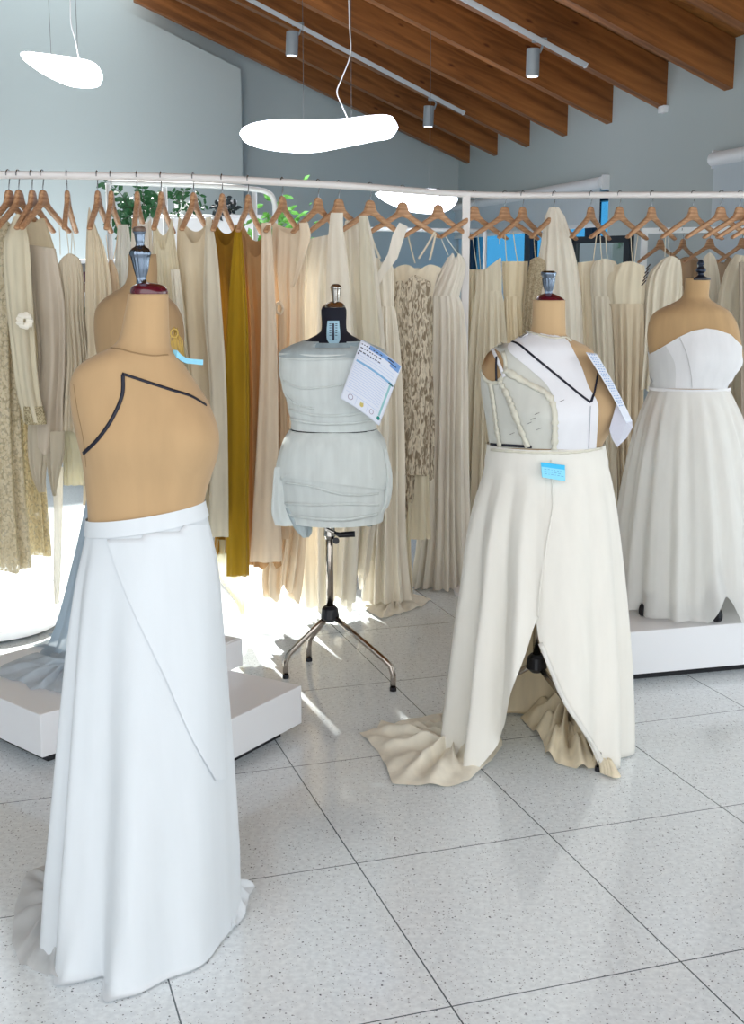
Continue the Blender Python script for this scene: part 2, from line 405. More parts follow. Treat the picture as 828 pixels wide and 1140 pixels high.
# gable wall: five-sided, at a=END ; with a thicker panel whose top slopes with the roof
def prism(poly, a0, a1):   # poly of (d,z)
    n = len(poly); V = [W(a0, d, z) for d, z in poly]+[W(a1, d, z) for d, z in poly]
    return V, [tuple(range(n)), tuple(range(2*n-1, n-1, -1))]+[(i, n+i, n+(i+1) % n, (i+1) % n) for i in range(n)]
mb = MB(); mb.add(*prism([(-.3, 0), (9, 0), (9, roofz(9)), (-.3, roofz(-.3))], END, END+.3)); tag(mb.build('wall_back', m_wall), kind='structure')
def pg(px, py, a=END-.22):
    d = ray(px, py); t = (W(a, 0, 0)-CAM).dot(U)/d.dot(U); p = CAM+d*t; return (p-W0).dot(Nn), p.z
d1, z1 = pg(268, 77); d2, z2 = pg(120, 1); sl = (z2-z1)/(d2-d1)
mb = MB(); mb.add(*prism([(d1, 0), (9, 0), (9, z1+sl*(9-d1)), (d1, z1)], END-.22, END)); tag(mb.build('wall_panel', m_wall), kind='structure')
bpy.data.objects['wall_panel'].name = 'trim_1'
# ceiling planks: closed near the right wall; unseen glazed opening up the slope, stepped to place sun on the rear floor
def slab(a0, a1, d0, d1, t=.06, lift=.0):
    V = [W(a, d, roofz(d)+lift+k*t) for k in (0, 1) for a in (a0, a1) for d in (d0, d1)]
    return V, [(0, 1, 3, 2), (4, 6, 7, 5), (0, 4, 5, 1), (2, 3, 7, 6), (0, 2, 6, 4), (1, 5, 7, 3)]
mb = MB(); AC = .75
mb.add(*slab(A0, AC, -.35, 9)); mb.add(*slab(AC, END+.3, -.35, 3.3)); mb.add(*slab(AC, END+.3, 5.6, 9)); mb.add(*slab(AC, 2*SPC, 3.9, 5.6)); mb.add(*slab(2*SPC, 3*SPC, 4.6, 5.6))
tag(mb.build('ceiling', m_plank), kind='structure')
# glazing over the unseen sun opening
m_glass, nt, N, L = newmat('roof_glass'); o_ = N.new('ShaderNodeOutputMaterial'); t_ = N.new('ShaderNodeBsdfTransparent'); t_.inputs[0].default_value = (.95, .97, .97, 1); L.new(t_.outputs[0], o_.inputs[0])
mb = MB(); mb.add(*slab(AC, END+.3, 3.3, 5.6, .02, .02)); tag(mb.build('window_roof_unseen', m_glass), kind='structure')
# beams
for k in range(-8, 7):
    mb = MB(); a = k*SPC; bw = .11; L0, L1 = 0, (8.9 if a < AC else 3.42)
    V = [W(a+s*bw/2, d, 2.6+SL*d+h) for s in (-1, 1) for d in (L0, L1) for h in (0, .295)]
    mb.add(V, [(0, 1, 3, 2), (4, 6, 7, 5), (0, 4, 5, 1), (2, 3, 7, 6), (0, 2, 6, 4), (1, 5, 7, 3)])
    org = W(a, 0, 2.6)
    o = mk('ceiling_beam', (mb.V, mb.F), m_tan, loc=org, smooth=False)
    # grain runs along the beam: give the object its own axes
    R3 = Matrix((Nn*math.cos(math.radians(23.2))+Vector((0, 0, math.sin(math.radians(23.2)))), -U, Vector((0, 0, 1)))).transposed()
    R3 = Matrix((R3.col[0], (R3.col[2].cross(R3.col[0])).normalized(), R3.col[0].cross(R3.col[2].cross(R3.col[0]).normalized()))).transposed()
    Ri = R3.inverted(); o.data.transform(Ri.to_4x4()); o.rotation_euler = R3.to_euler()
    tag(o, kind='structure'); o.name = 'trim_beam'
for i, o in enumerate([o for o in C.objects if o.name.startswith('trim_beam')]): o.name = 'trim_%d' % (i+2)
mb = MB(); mb.box(W((A0+END)/2, 9.1, 3.4), (END-A0, .2, 6.8), MW); tag(mb.build('wall_left_added', m_wall), kind='structure')  # unseen wall, added to keep daylight off the gable and left side
# windows in the right wall
m_frame = plain('dark_window_frame', (22, 28, 48), .4)
def pane_mat():
    m, nt, N, L = newmat('view_tint_glass'); o = N.new('ShaderNodeOutputMaterial'); t = N.new('ShaderNodeBsdfTransparent'); t.inputs[0].default_value = (.17, .40, .55, 1)  # tint stands in for the blue daylight view outside
    g = N.new('ShaderNodeBsdfGlossy'); g.inputs['Roughness'].default_value = .03; x = N.new('ShaderNodeMixShader'); x.inputs[0].default_value = .06
    L.new(t.outputs[0], x.inputs[1]); L.new(g.outputs[0], x.inputs[2]); L.new(x.outputs[0], o.inputs[0]); return m
m_pane = pane_mat()
for nm, a0, a1, zt, mull in (('window_1', w1a, w1b, wz1-.05, [pw(x, 280)[0] for x in (606, 574, 640)]), ('window_2', w2a, w2b, wz2-.05, [w2a+.75])):
    mb = MB(); aw = .07
    for c, dd in ((((a0+aw/2), (zt+.5)/2), (aw, .07, zt-.5)), (((a1-aw/2), (zt+.5)/2), (aw, .07, zt-.5)), (((a0+a1)/2, .5+aw/2), (a1-a0, .07, aw)), (((a0+a1)/2, zt-aw/2), (a1-a0, .07, aw))):
        mb.box(W(c[0], -.15, c[1]), dd, MW)
    for q in mull: mb.box(W(q, -.15, (zt+.5)/2), (.16 if nm == 'window_1' else .08, .075, zt-.52), MW)
    fr = mb.build(nm, m_frame); tag(fr, kind='structure')
    mb = MB(); mb.box(W((a0+a1)/2, -.15, (zt+.5)/2), (a1-a0-.02, .01, zt-.52), MW); mb.build('window_pane', m_pane, fr)
m_clear, nt, N, L = newmat('clear_glass'); o_ = N.new('ShaderNodeOutputMaterial'); t_ = N.new('ShaderNodeBsdfTransparent'); t_.inputs[0].default_value = (.96, .98, .98, 1); L.new(t_.outputs[0], o_.inputs[0])
mb = MB()
for a in (-7.57, -5.83, -4.07, -2.33): mb.box(W(a, -.15, 1.475), (.06, .07, 2.15), MW)
for z in (.43, 2.52): mb.box(W(-4.95, -.15, z), (5.3, .07, .06), MW)
fr = mb.build('window_added_right', m_frame); tag(fr, kind='structure')  # unseen window, added to bring key daylight from the right
for a in (-6.7, -4.95, -3.2): MB().box(W(a, -.15, 1.475), (1.7, .008, 2.03), MW).build('window_pane', m_clear, fr)
# roller blinds
m_blind = cloth((214, 222, 226), .25, rough=.9, var=.01)
def blind(a0, a1, zt, zb, label):
    t = thing('roller_blind', label, 'blind', W((a0+a1)/2, .03, zb))
    mb = MB(); mb.tube([W(a0, .05, zt), W(a1, .05, zt)], .045, 16); autosmooth(mb.build('roller_tube', m_white, t))
    mb = MB(); mb.box(W((a0+a1)/2, .06, (zt+zb)/2), (a1-a0-.06, .004, zt-zb), MW); mb.build('blind_fabric', m_blind, t)
    mb = MB(); mb.box(W((a0+a1)/2, .06, zb), (a1-a0-.06, .02, .03), MW); mb.build('bottom_bar', m_white, t)
    [MB().box(W(a, .03, zt), (.02, .06, .11), MW).build('bracket', m_white, t) for a in (a0, a1)]
zb1 = pw(600, 257)[1]
blind(w1a, END-.06, wz1, zb1, 'white roller blind half lowered over the far blue window beside the corner')
blind(w2a, w2b, wz2, 1.2, 'white roller blind on the right wall at the right edge of the photo')
# little sensor box on wall
mb = MB(); a, z = pw(741, 122); mb.bbox(W(a, .02, z), (.09, .04, .05), .006, MW); tag(autosmooth(mb.build('wall_sensor', m_white, loc=W(a, .02, z))), 'small white sensor box high on the right wall under the beams', 'sensor')

# ------------------------------------------------------------------ track lights
def zbeam(p):      # bottom height of beams above point
    return 2.6+SL*(p-W0).dot(Nn)
def on_roof(px, py, drop=0):
    d = ray(px, py); nrm = Vector((-SL*Nn.x, -SL*Nn.y, 1)); c = W(0, 0, 2.6-drop)
    return CAM+d*((c-CAM).dot(nrm)/d.dot(nrm))
m_track = plain('track_white', (205, 210, 214), .35)
m_spot = plain('spot_white', (150, 158, 164), .35)
m_lens = plain('spot_lens', (235, 240, 250), .3, emit=2.0)
trk = [((278, 0), (516, 126), 'white ceiling track running through both the left and the middle spotlight'), ((518, 0), (652, 73), 'shorter white ceiling track carrying the right spotlight')]
for (p, q, lab) in trk:
    A = on_roof(*p, .03); B = on_roof(*q, .03); A2 = A+(A-B)*.6
    dirv = (B-A2).normalized(); t = thing('lighting_track', lab, 'track', B)
    sd = dirv.cross(Vector((0, 0, 1))).normalized(); up = sd.cross(dirv)
    M3 = Matrix((dirv, sd, up)).transposed(); ln = (B-A2).length
    mb = MB(); mb.box((A2+B)/2+up*.012, (ln, .036, .006), M3)
    for s in (-1, 1): mb.box((A2+B)/2+sd*s*.016, (ln, .004, .024), M3)
    mb.build('track_rail', m_track, t)
    mb = MB(); mb.box(B, (.01, .036, .03), M3); mb.build('end_cap', m_white, t)
for (x, y0, y1, r_, lab) in ((326, 35, 62, 6.5, 'left white cylinder spotlight under the wooden beams'), (478, 118, 141, 5.5, 'middle white cylinder spotlight just right of the large pebble lamp'), (594, 54, 85, 7, 'right white cylinder spotlight on the shorter track')):
    top = on_roof(x, y0-4, .05); Y = top.y; c0 = PY(x-.5, y0, Y); c1 = PY(x-1.5, y1, Y); rr = r_/F*Y*1.0
    t = thing('track_spotlight', lab, 'spotlight', c1)
    mb = MB(); mb.tube([c0, c0.lerp(c1, .02), c0.lerp(c1, .98), c1], [rr*.92, rr, rr, rr*.97], 24); autosmooth(mb.build('lamp_body', m_spot, t))
    mb = MB(); mb.tube([c1, c1-Vector((0, 0, .004))], rr*.8, 20); mb.build('lens', m_lens, t)
    mb = MB(); mb.tube([c0.lerp(c1, .15)+Vector((rr, 0, 0)), Vector((c0.x+rr*1.4, c0.y, c0.z+.02)), Vector((c0.x+rr*.9, c0.y, top.z+.03))], .008, 8); mb.bbox(Vector((c0.x+rr*.9, c0.y, top.z+.03)), (.1, .035, .03)); mb.build('bracket', m_spot, t)

# ------------------------------------------------------------------ pendant lamps
m_glow = plain('lamp_glow', (238, 242, 255), .4, emit=5.0)
m_cord = plain('white_cord', (215, 215, 215), .5); m_wire = plain('steel_wire', (110, 110, 110), .4, .5)
def pendant(cols, Y, dep, wires, cord, label):
    K = [c[0] for c in cols]; V = []; Fc = []; n = 48; M = 24
    x0, x1 = K[0], K[-1]
    ctr = PY((x0+x1)/2, (cols[len(cols)//2][1]+cols[len(cols)//2][2])/2, Y)
    for i in range(n+1):
        s = (1-math.cos(math.pi*i/n))/2; x = x0+(x1-x0)*s
        yt, yb = cr(K, [c[1:] for c in cols], x)
        env = math.sqrt(max(0, 1-(2*s-1)**2))
        a = PY(x, yt, Y); b = PY(x, yb, Y); m = (a+b)/2; h = max((a.z-b.z)/2, 0)
        if i in (0, n): h = .001
        for k in range(M):
            th = 2*math.pi*k/M; V.append(Vector((m.x, Y+dep*env**.9*math.cos(th), m.z+h*math.sin(th))))
    for i in range(n):
        for k in range(M): Fc.append((i*M+k, i*M+(k+1) % M, (i+1)*M+(k+1) % M, (i+1)*M+k))
    t = thing('pendant_lamp', label, 'lamp', ctr)
    mk('lamp_shade', (V, Fc), m_glow, t)
    for (wx, wy) in wires:
        p = PY(wx, wy, Y); mb = MB(); mb.tube([p-Vector((0, 0, .02)), Vector((p.x, p.y, min(zbeam(p), 6)))], .0018, 6); mb.build('suspension_wire', m_wire, t)
    if cord:
        pts = [PY(x, y, Y) for x, y in smoothline(cord, 30)]; pts.insert(0, Vector((pts[0].x, pts[0].y, zbeam(pts[0]))))
        mb = MB(); mb.tube(pts, .004, 6); mb.build('power_cord', m_cord, t)
pendant([(267, 149, 150), (272, 142, 158), (290, 136, 165), (320, 134, 169), (350, 135, 169), (385, 133, 163), (415, 129, 157), (436, 130, 153), (443, 141, 143)], 7.6, .3, [(338, 135), (391, 133)], [(388, -5), (389, 30), (390, 60), (380, 88), (375, 102), (380, 116), (387, 132)], 'large glowing white pebble lamp hanging in the middle of the photo')
pendant([(25, 61, 63), (30, 59, 70), (50, 61, 84), (75, 64, 95), (95, 67, 97), (108, 72, 95), (113, 82, 85)], 8.0, .26, [(57, 62), (87, 68)], [(78, -5), (79, 25), (84, 45), (88, 67)], 'small glowing white oval lamp hanging at the upper left')
pendant([(418, 215, 217), (428, 212, 224), (450, 210, 234), (475, 210, 238), (495, 212, 236), (505, 215, 230), (509, 221, 223)], 9.5, .3, [(478, 212)], None, 'glowing white lamp partly hidden behind the clothes rail')

# ------------------------------------------------------------------ main rail
RZ = 1.84
RX = [-90, 0, 100, 200, 300, 410, 500, 560, 700, 900]; RYv = [4.62, 4.65, 4.69, 4.78, 5.0, 5.33, 5.76, 5.9, 5.88, 5.86]
def railY(px): return float(cr(RX, RYv, px))
def railP(px, dz=0):
    Y = railY(px); return Vector((XW(px, Y, RZ+dz), Y, RZ+dz))
t = thing('clothes_rail', 'long white clothes rail curving across the photo with its white post in the middle', 'clothes rail', (railP(519).x, railP(519).y, 0))
mb = MB(); mb.tube([railP(x) for x in range(-90, 901, 15)], .0145, 16); autosmooth(mb.build('rail', m_rail, t))
def post(px, dy=0):
    p = railP(px); return MB().bbox((p.x, p.y+dy, RZ/2+.005), (.036, .03, RZ+.01), .004)
for px in (519, -80, 890): post(px).build('post', m_rail, t)
for px in (519, -80, 890):
    p = railP(px); MB().bbox((p.x, p.y, .008), (.09, .5, .016), .004).build('foot', m_rail, t)

# ------------------------------------------------------------------ hangers
def hanger_proto():
    t = thing('clothes_hanger', 'x', 'hanger', (0, 0, 0), 'wooden hangers on the long clothes rail')
    up = [(0, -.048), (.013, -.049), (.021, -.056), (.026, -.072), (.034, -.088), (.06, -.104), (.11, -.128), (.16, -.152), (.2, -.172), (.207, -.18)]
    dn = [(.2, -.188), (.16, -.172), (.11, -.15), (.06, -.128), (.03, -.113), (0, -.106)]
    half = up+dn; outl = half+[(-x, z) for x, z in reversed(half[1:-1])]
    n = len(outl); th = .009
    def bow(x): return -.18*x*x*4*.18
    mb = MB(); bm = bmesh.new(); V = []
    vs0 = [bm.verts.new((x, bow(x)-th, z)) for x, z in outl]; vs1 = [bm.verts.new((x, bow(x)+th, z)) for x, z in outl]
    # strip faces (quads between upper and lower outlines) keep the bowed arms clean
    U_ = [(x, z) for x, z in up]; 
    bm.free()
    xs = [0, .013, .021, .026, .034, .06, .09, .12, .15, .18, .2, .207]
    uk = [p[0] for p in up]; uz = [p[1] for p in up]
    dk = [p[0] for p in reversed(dn)]; dz_ = [p[1] for p in reversed(dn)]
    secs = []
    for sx in [-x for x in reversed(xs[1:])]+xs:
        ax = abs(sx); zt = np.interp(ax, uk, uz); zb = np.interp(ax, dk+[.207], dz_+[-.184])
        m = (zt+zb)/2; h = (zt-zb)/2; ring = []
        for k in range(12):
            a = 2*math.pi*k/12; ring.append(Vector((sx, bow(sx)+math.copysign(abs(math.cos(a))**.6, math.cos(a))*th, m+math.copysign(abs(math.sin(a))**.7, math.sin(a))*h)))
        secs.append(ring)
    V = [v for r in secs for v in r]; Fc = []
    for i in range(len(secs)-1):
        for k in range(12): Fc.append((i*12+k, i*12+(k+1) % 12, (i+1)*12+(k+1) % 12, (i+1)*12+k))
    Fc += [tuple(range(11, -1, -1)), tuple((len(secs)-1)*12+k for k in range(12))]
    mk('shoulder_bar', (V, Fc), m_hang, t, local=True)
    mb = MB(); R_ = .0175
    pts = [(0, 0, -.06), (0, 0, -.04), (.004, 0, -.028)]+[(R_*math.sin(a), 0, R_*math.cos(a)) for a in np.linspace(math.pi*.85, -math.pi*.55, 16)]
    mb.tube(pts, .0019, 8); mb.build('hook', m_steel, t, smooth=True, local=True)
    return t
hp = hanger_proto(); hused = [False]
def put_hanger(px, yaw, label, dx=0, tilt=0, pos=None, group='wooden hangers on the long clothes rail', sc=1):
    if not hused[0]: o = hp; hused[0] = True
    else:
        o = hp.copy(); C.objects.link(o)
        for ch in hp.children:
            c = ch.copy(); C.objects.link(c); c.parent = o
    o.location = pos if pos is not None else railP(px); o.rotation_euler = (0, tilt, yaw); o.scale = (sc, sc, sc)
    o['label'] = label; o['group'] = group; return o
D2 = math.radians
HG = {  # hook px : (yaw deg, what hangs on it)
 1: (9, 60, 'cream lace dress at the left edge'), 2: (20, 62, 'pale lace dress'), 3: (35, 70, 'cream underlayer blouse'), 4: (47, 60, 'olive cream smock with a flower'), 5: (74, 84, 'taupe satin and pleated beige tops'),
 6: (108, 76, 'slanting cream dress'), 7: (123, 81, 'slim nude slip'), 8: (152, 84, 'white gauze dress behind the metal finial'), 9: (179, 78, 'cream scoop neck dress'), 10: (215, 70, 'beige dress with a sheer sleeve'),
 11: (247, 76, 'mustard yellow dress'), 12: (276, 72, 'tan dress'), 13: (314, 64, 'peach dress with a knot'), 14: (354, 48, 'left white gauze dress'), 15: (377, 48, 'right white gauze dress'),
 16: (412, 50, 'cream crossover gown'), 17: (448, 42, 'sweetheart lace dress'), 18: (488, 44, 'ivory pleated strap gown'), 19: (528, 44, 'cream gown behind the white post'), 20: (562, 40, 'beige one-shoulder gown'),
 21: (582, 48, 'gold satin gown'), 22: (617, 52, 'ivory cloth draped over its top'), 23: (658, 56, 'cream satin gown'), 24: (690, 44, 'draped chiffon gown'), 25: (726, 52, 'champagne gown'),
 26: (772, 40, 'cream lace-up gown'), 27: (803, 46, 'grey beige bodice'), 28: (824, 44, 'brown gown'), 29: (840, 44, 'pale gown at the right edge'), 30: (856, 44, 'hidden gown past the right edge')}
HWID = {1: 55, 2: 52, 3: 40, 4: 52, 5: 13, 6: 24, 7: 17, 8: 12, 9: 22, 10: 31, 11: 25, 12: 27, 13: 40, 14: 58, 15: 70, 16: 74, 17: 83, 18: 76, 19: 74, 20: 76, 21: 52, 22: 50, 23: 42, 24: 62, 25: 52, 26: 66, 27: 72, 28: 74, 29: 76, 30: 74}
for k, (px, yw, w) in HG.items():
    q = railP(px); full = .446*F/(q.y*CP); az = math.atan((px-414)/1394)
    put_hanger(px, math.acos(min(.98, HWID[k]/full))-az, 'wooden clothes hanger on the long rail holding the %s' % w, sc=1.08)

# ------------------------------------------------------------------ hanging garments
def gtop(kind, dep):
    if kind == 'scoop': return lambda u, ph: -dep*(1-u*u)**1.2*(1 if abs(ph) < math.pi/2 else .55)
    if kind == 'sweet': return lambda u, ph: -dep*(math.exp(-(u/.28)**2)+.9*u**4) if abs(ph) < math.pi/2 else -dep*.7
    if kind == 'left': return lambda u, ph: -dep*(1+u)/2
    if kind == 'right': return lambda u, ph: -dep*(1-u)/2
    if kind == 'slope': return lambda u, ph: -dep*abs(u)**1.3
    return lambda u, ph: 0.0
def garment(name, label, cat, h, rows, mat, top=('flat', 0), waist=None, k=9, amp=.014, straps=(), dy=0, matb=None, ratio=.42, seed=None, hem=.012, yaw=0, group='gowns and dresses on the long clothes rail', N=44, Y=None, sw=.004, fstart=0.0, parent=None):
    Y = (railY(h) if Y is None else Y)+dy; sd = seed if seed is not None else int(h*7+rows[0][1])
    R = rings_px(rows, Y, ratio, yaw, N)
    base = Vector((R[-1][1], R[-1][2], R[-1][0]))
    t = thing(name, label, cat, base, group)
    tp = gtop(*top); rg = random.Random(sd); q = rg.uniform(0, 6)
    zb = lambda ph: hem*math.sin(3*ph+q)+hem*.6*math.sin(7*ph+2*q)
    if waist is not None:
        i = min(range(len(R)), key=lambda i: abs(i/(N-1)-(waist-rows[0][0])/(rows[-1][0]-rows[0][0])))
        i = max(3, i)
        # keep resolution in the upper part
        RA = rings_px([r for r in rows if r[0] < waist]+[interp_row(rows, waist)], Y, ratio, yaw, 16)
        RB = rings_px([interp_row(rows, waist)]+[r for r in rows if r[0] > waist], Y, ratio, yaw, N)
        fa = folds(sd+1, k=max(5, k-3), amp=amp*.25, p=0)
        V, Fc = shell(RA, M=80, fold=fa, ztop=lambda u, ph: tp(u, ph)); mk('bodice', (V, Fc), matb or mat, t)
        V, Fc = shell(RB, M=150, fold=folds(sd, k=k, amp=amp*1.35, p=.45), zbot=zb, off=.003); mk('skirt', (V, Fc), mat, t)
    else:
        V, Fc = shell(R, M=150, fold=folds(sd, k=k, amp=amp*1.3, p=.6, start=fstart), ztop=tp, zbot=zb); mk('dress_body', (V, Fc), mat, t)
    for s in straps:
        w = s[4] if len(s) > 4 else sw
        a = PY(s[0], s[1], Y); b = PY(s[2], s[3], Y); mb = MB(); mid = (a+b)/2+Vector((0, .004, -.004)); mb.ribbon([a, mid, b], w)
        mb.build('strap', matb or mat, t)
    return t
def interp_row(rows, y):
    K = [r[0] for r in rows]; n = min(len(r) for r in rows)
    return (y,)+tuple(float(v) for v in cr(K, [r[1:n] for r in rows], y))
def sheet_panel(name, rows, Y, mat, parent, k=3, amp=.008, seed=1, N=30, M=20, dep=.012, ztop=None):
    """narrow hanging cloth panel (closed flattened tube)"""
    R = rings_px(rows, Y, .3, 0, N); V, Fc = shell(R, M=48, fold=folds(seed, k=k, amp=amp, p=.4), ztop=ztop); return mk(name, (V, Fc), mat, parent)

def LT(c, f=.34): return tuple(int(v+(t-v)*f) for v, t in zip(c, (250, 244, 232)))
def cl(col, trans=.3, sheer=0, **k): return cloth(LT(col, .08 if max(col)-min(col) > 90 else (.72 if min(col) > 184 else .42)), trans*.6, sheer, **k)
LA = lace((216, 204, 176), (200, 186, 154), 60, .12, .8)
g = garment('lace_dress', 'long olive cream lace dress with floral border at the left edge', 'dress', 9, [(236, -22, 12), (300, -30, 14), (400, -34, 17), (480, -40, 20), (560, -44, 25), (632, -48, 31)], LA, ('slope', .05), k=8, amp=.014, dy=-.02, hem=.006)
g = garment('lace_dress', 'paler lace dress hanging just behind the left edge lace dress', 'dress', 20, [(250, 6, 34), (330, 6, 36), (450, 10, 40), (540, 11, 47), (617, 12, 53)], lace((228, 216, 182), (212, 197, 158), 60, .12, .8), ('slope', .05), k=8, amp=.012, dy=.25, hem=.006)
g = garment('blouse', 'light cream blouse with open neck behind the smock on the left', 'blouse', 35, [(240, 26, 48), (262, 26, 56), (285, 30, 62), (340, 30, 64), (450, 34, 66), (470, 34, 66)], cl((214, 196, 156), .35), ('scoop', .03), k=4, amp=.006, dy=.10)
g = garment('smock_dress', 'olive cream smock with long cuffed sleeve and a white flower on it', 'smock', 47, [(238, 14, 26), (265, 5, 32), (330, 8, 36), (400, 16, 40), (440, 22, 44), (470, 29, 50)], cl((196, 182, 146), .25), ('slope', .02), k=4, amp=.006, dy=-.14, ratio=.5, hem=.002)
Yg = railY(47)-.14
mb = MB(); 
R = rings_px([(452, 27, 47), (462, 27.5, 49), (472, 29, 51)], Yg, .55, 0, 8); mk('lace_cuff', shell(R, M=60, off=.003), lace((205, 192, 158), (150, 136, 104), 110, .1, 1), g)
fl = PY(28, 357, Yg-.06); mb = MB()
for i in range(9):
    a = 2*math.pi*i/9; c = fl+Vector((math.cos(a)*.018, -.006*(i % 2), math.sin(a)*.02)); 
    mb.add([c+Vector((.014*math.cos(b)*1.0, -.008*math.cos(2*b), .012*math.sin(b))) for b in np.linspace(0, 2*math.pi, 10, endpoint=False)]+[c+Vector((0, -.01, 0))], [(k, (k+1) % 10, 10) for k in range(10)])
mb.build('fabric_flower', cl((236, 230, 214), .2), g, smooth=True)
TS = cl((158, 138, 112), .12, satin=1)
g = garment('satin_blouse', 'taupe satin top with draped tails left of the front mannequin', 'top', 60, [(277, 32, 62), (300, 34, 66), (340, 37, 72), (400, 42, 72), (450, 36, 70), (480, 32, 70), (505, 31, 68)], TS, ('right', -.015), k=4, amp=.008, dy=-.05, ratio=.4, Y=railY(60), hem=.02)
for i, rws in enumerate(([(470, 31, 47), (500, 31, 50), (530, 36, 48), (548, 44, 47)], [(480, 50, 72), (505, 51, 72), (530, 55, 66), (552, 60, 62)])):
    sheet_panel('draped_tail', rws, railY(60)-.07, cl((172, 155, 126), .25, .12), g, seed=i+3)
PL = cl((190, 172, 140), .25)
g = garment('pleated_blouse', 'pleated textured beige strappy top with flared hem above the bright floor', 'top', 74, [(282, 68, 88), (292, 64, 91), (320, 66, 93), (350, 67, 93), (400, 70, 98), (440, 66, 101), (478, 62, 106)], PL, ('slope', .02), k=19, amp=.007, dy=-.03, straps=((66, 252, 67, 284), (73, 250, 77, 283), (80, 254, 79, 283), (80, 254, 84, 286)), sw=.0025)
sheet_panel('sheer_tier', [(470, 66, 98), (500, 72, 100), (540, 74, 100)], railY(74)-.01, cl((205, 195, 150), .4, .3), g, k=9, seed=9)
sheet_panel('sash', [(520, 58, 70), (580, 60, 69), (640, 60, 67), (672, 61, 65)], railY(74)+.02, cl((225, 222, 205), .4, .35), g, k=3, amp=.003, seed=11)
g = garment('cream_dress', 'cream dress on slanting hanger just left of the mannequin head', 'dress', 104, [(230, 99, 107), (255, 98, 114), (300, 98, 120), (400, 99, 126), (480, 99, 132), (560, 99, 134)], cl((216, 196, 158), .3), ('left', .09), k=8, amp=.012, dy=-.04)
g = garment('slip_dress', 'slim nude slip with thin straps rising behind the mannequin shoulder', 'dress', 123, [(288, 120, 127), (300, 117, 131), (350, 116, 134), (450, 116, 140), (560, 116, 146)], cl((208, 172, 128), .25), ('slope', .02), k=7, amp=.01, straps=((118, 262, 121, 290), (131, 262, 126, 290)), sw=.003)
g = garment('sheer_dress', 'pale blue white sheer dress seen through left of the mannequin finial', 'dress', 138, [(250, 131, 143), (300, 129, 147), (400, 128, 150), (540, 128, 155)], cl((214, 226, 230), .4, .2), ('flat', 0), k=8, amp=.01, dy=.1)
g = garment('gauze_dress', 'white gauze dress directly behind the metal finial of the front mannequin', 'dress', 152, [(243, 147, 168), (280, 146, 170), (350, 146, 176), (460, 146, 180), (560, 146, 184)], cl((226, 222, 212), .4), ('scoop', .04), k=8, amp=.012, dy=.08)
g = garment('cream_dress', 'cream dress with a scooped neck right of the mannequin finial', 'dress', 182, [(242, 170, 191), (280, 171, 195), (330, 173, 201), (420, 180, 212), (520, 190, 224), (600, 196, 232)], cl((212, 196, 156), .3), ('scoop', .12), k=9, amp=.013, dy=.0)
sheet_panel('sheer_overlay', [(300, 190, 200), (350, 194, 205), (380, 198, 207)], railY(182)-.07, cl((228, 222, 198), .4, .2), g, seed=4)
g = garment('beige_dress', 'beige scoop neck dress with a long sheer sleeve left of the mustard dress', 'dress', 216, [(241, 199, 234), (262, 198, 236), (300, 199, 240), (400, 204, 248), (500, 214, 252), (590, 222, 254)], cl((206, 182, 142), .2), ('scoop', .10), k=6, amp=.009, dy=-.02)
sheet_panel('sheer_sleeve', [(242, 229, 235), (280, 227, 242), (340, 226, 247), (420, 232, 252), (500, 234, 254), (597, 230, 255)], railY(216)-.11, cl((214, 204, 178), .35, .1), g, k=4, amp=.008, seed=5)
MU = cl((168, 128, 14), .3, .06); 
g = garment('mustard_dress', 'mustard yellow dress, the only strongly coloured one on the rail', 'dress', 251, [(244, 236, 267), (262, 236, 269), (300, 239, 272), (360, 243, 275), (450, 247, 277), (560, 244, 274), (614, 241, 272)], cl((146, 102, 22), .22), ('scoop', .10), k=8, amp=.012, dy=0)
sheet_panel('front_panel', [(250, 262, 268), (300, 257, 272), (360, 253, 276), (450, 252, 277), (560, 253, 277), (641, 253, 278)], railY(251)-.10, MU, g, k=4, amp=.007, seed=6)
sheet_panel('chiffon_tail', [(600, 241, 272), (640, 243, 268), (668, 262, 272), (684, 268, 272)], railY(251)-.01, cl((214, 205, 150), .4, .55), g, k=3, amp=.005, seed=7)
g = garment('tan_dress', 'tan dress between the mustard dress and the knotted peach dress', 'dress', 284, [(246, 268, 301), (265, 268, 303), (300, 270, 304), (400, 275, 307), (500, 277, 308), (628, 279, 311)], cl((190, 146, 98), .2), ('scoop', .14), k=8, amp=.013, dy=0)
sheet_panel('front_panel', [(248, 291, 302), (300, 291, 305), (400, 290, 309), (500, 286, 310), (625, 279, 314)], railY(284)-.10, cl((220, 192, 158), .3), g, k=3, amp=.006, seed=8)  # paler colour stands in for light on the right of the dress
PE = cl((226, 202, 168), .3)
g = garment('peach_dress', 'peach beige cap-sleeved dress with a fabric knot at the waist', 'dress', 322, [(246, 303, 342), (264, 303, 340), (300, 303, 338), (338, 307, 336), (420, 304, 337), (520, 300, 338), (600, 300, 334), (640, 296, 330), (660, 298, 326)], PE, ('scoop', .05), k=9, amp=.014, dy=-.02, hem=.03)
Yk = railY(322)-.11
mb = MB(); kc = PY(311, 343, Yk); mb.tube([kc+Vector((.013*math.cos(a), -.006, .022*math.sin(a))) for a in np.linspace(0, 2*math.pi, 16)], .006, 8); mb.build('fabric_knot', PE, g, smooth=True)
sheet_panel('knot_tail', [(340, 309, 316), (400, 309, 317), (500, 310, 320), (600, 305, 322)], Yk+.015, cl((206, 164, 116), .25), g, k=3, amp=.003, seed=10)
sheet_panel('cap_sleeve', [(248, 333, 343), (262, 333, 346), (280, 331, 341), (300, 329, 335), (320, 324, 328)], Yk+.02, PE, g, k=2, amp=.003, seed=14)
GZ = cl((226, 220, 206), .4); 
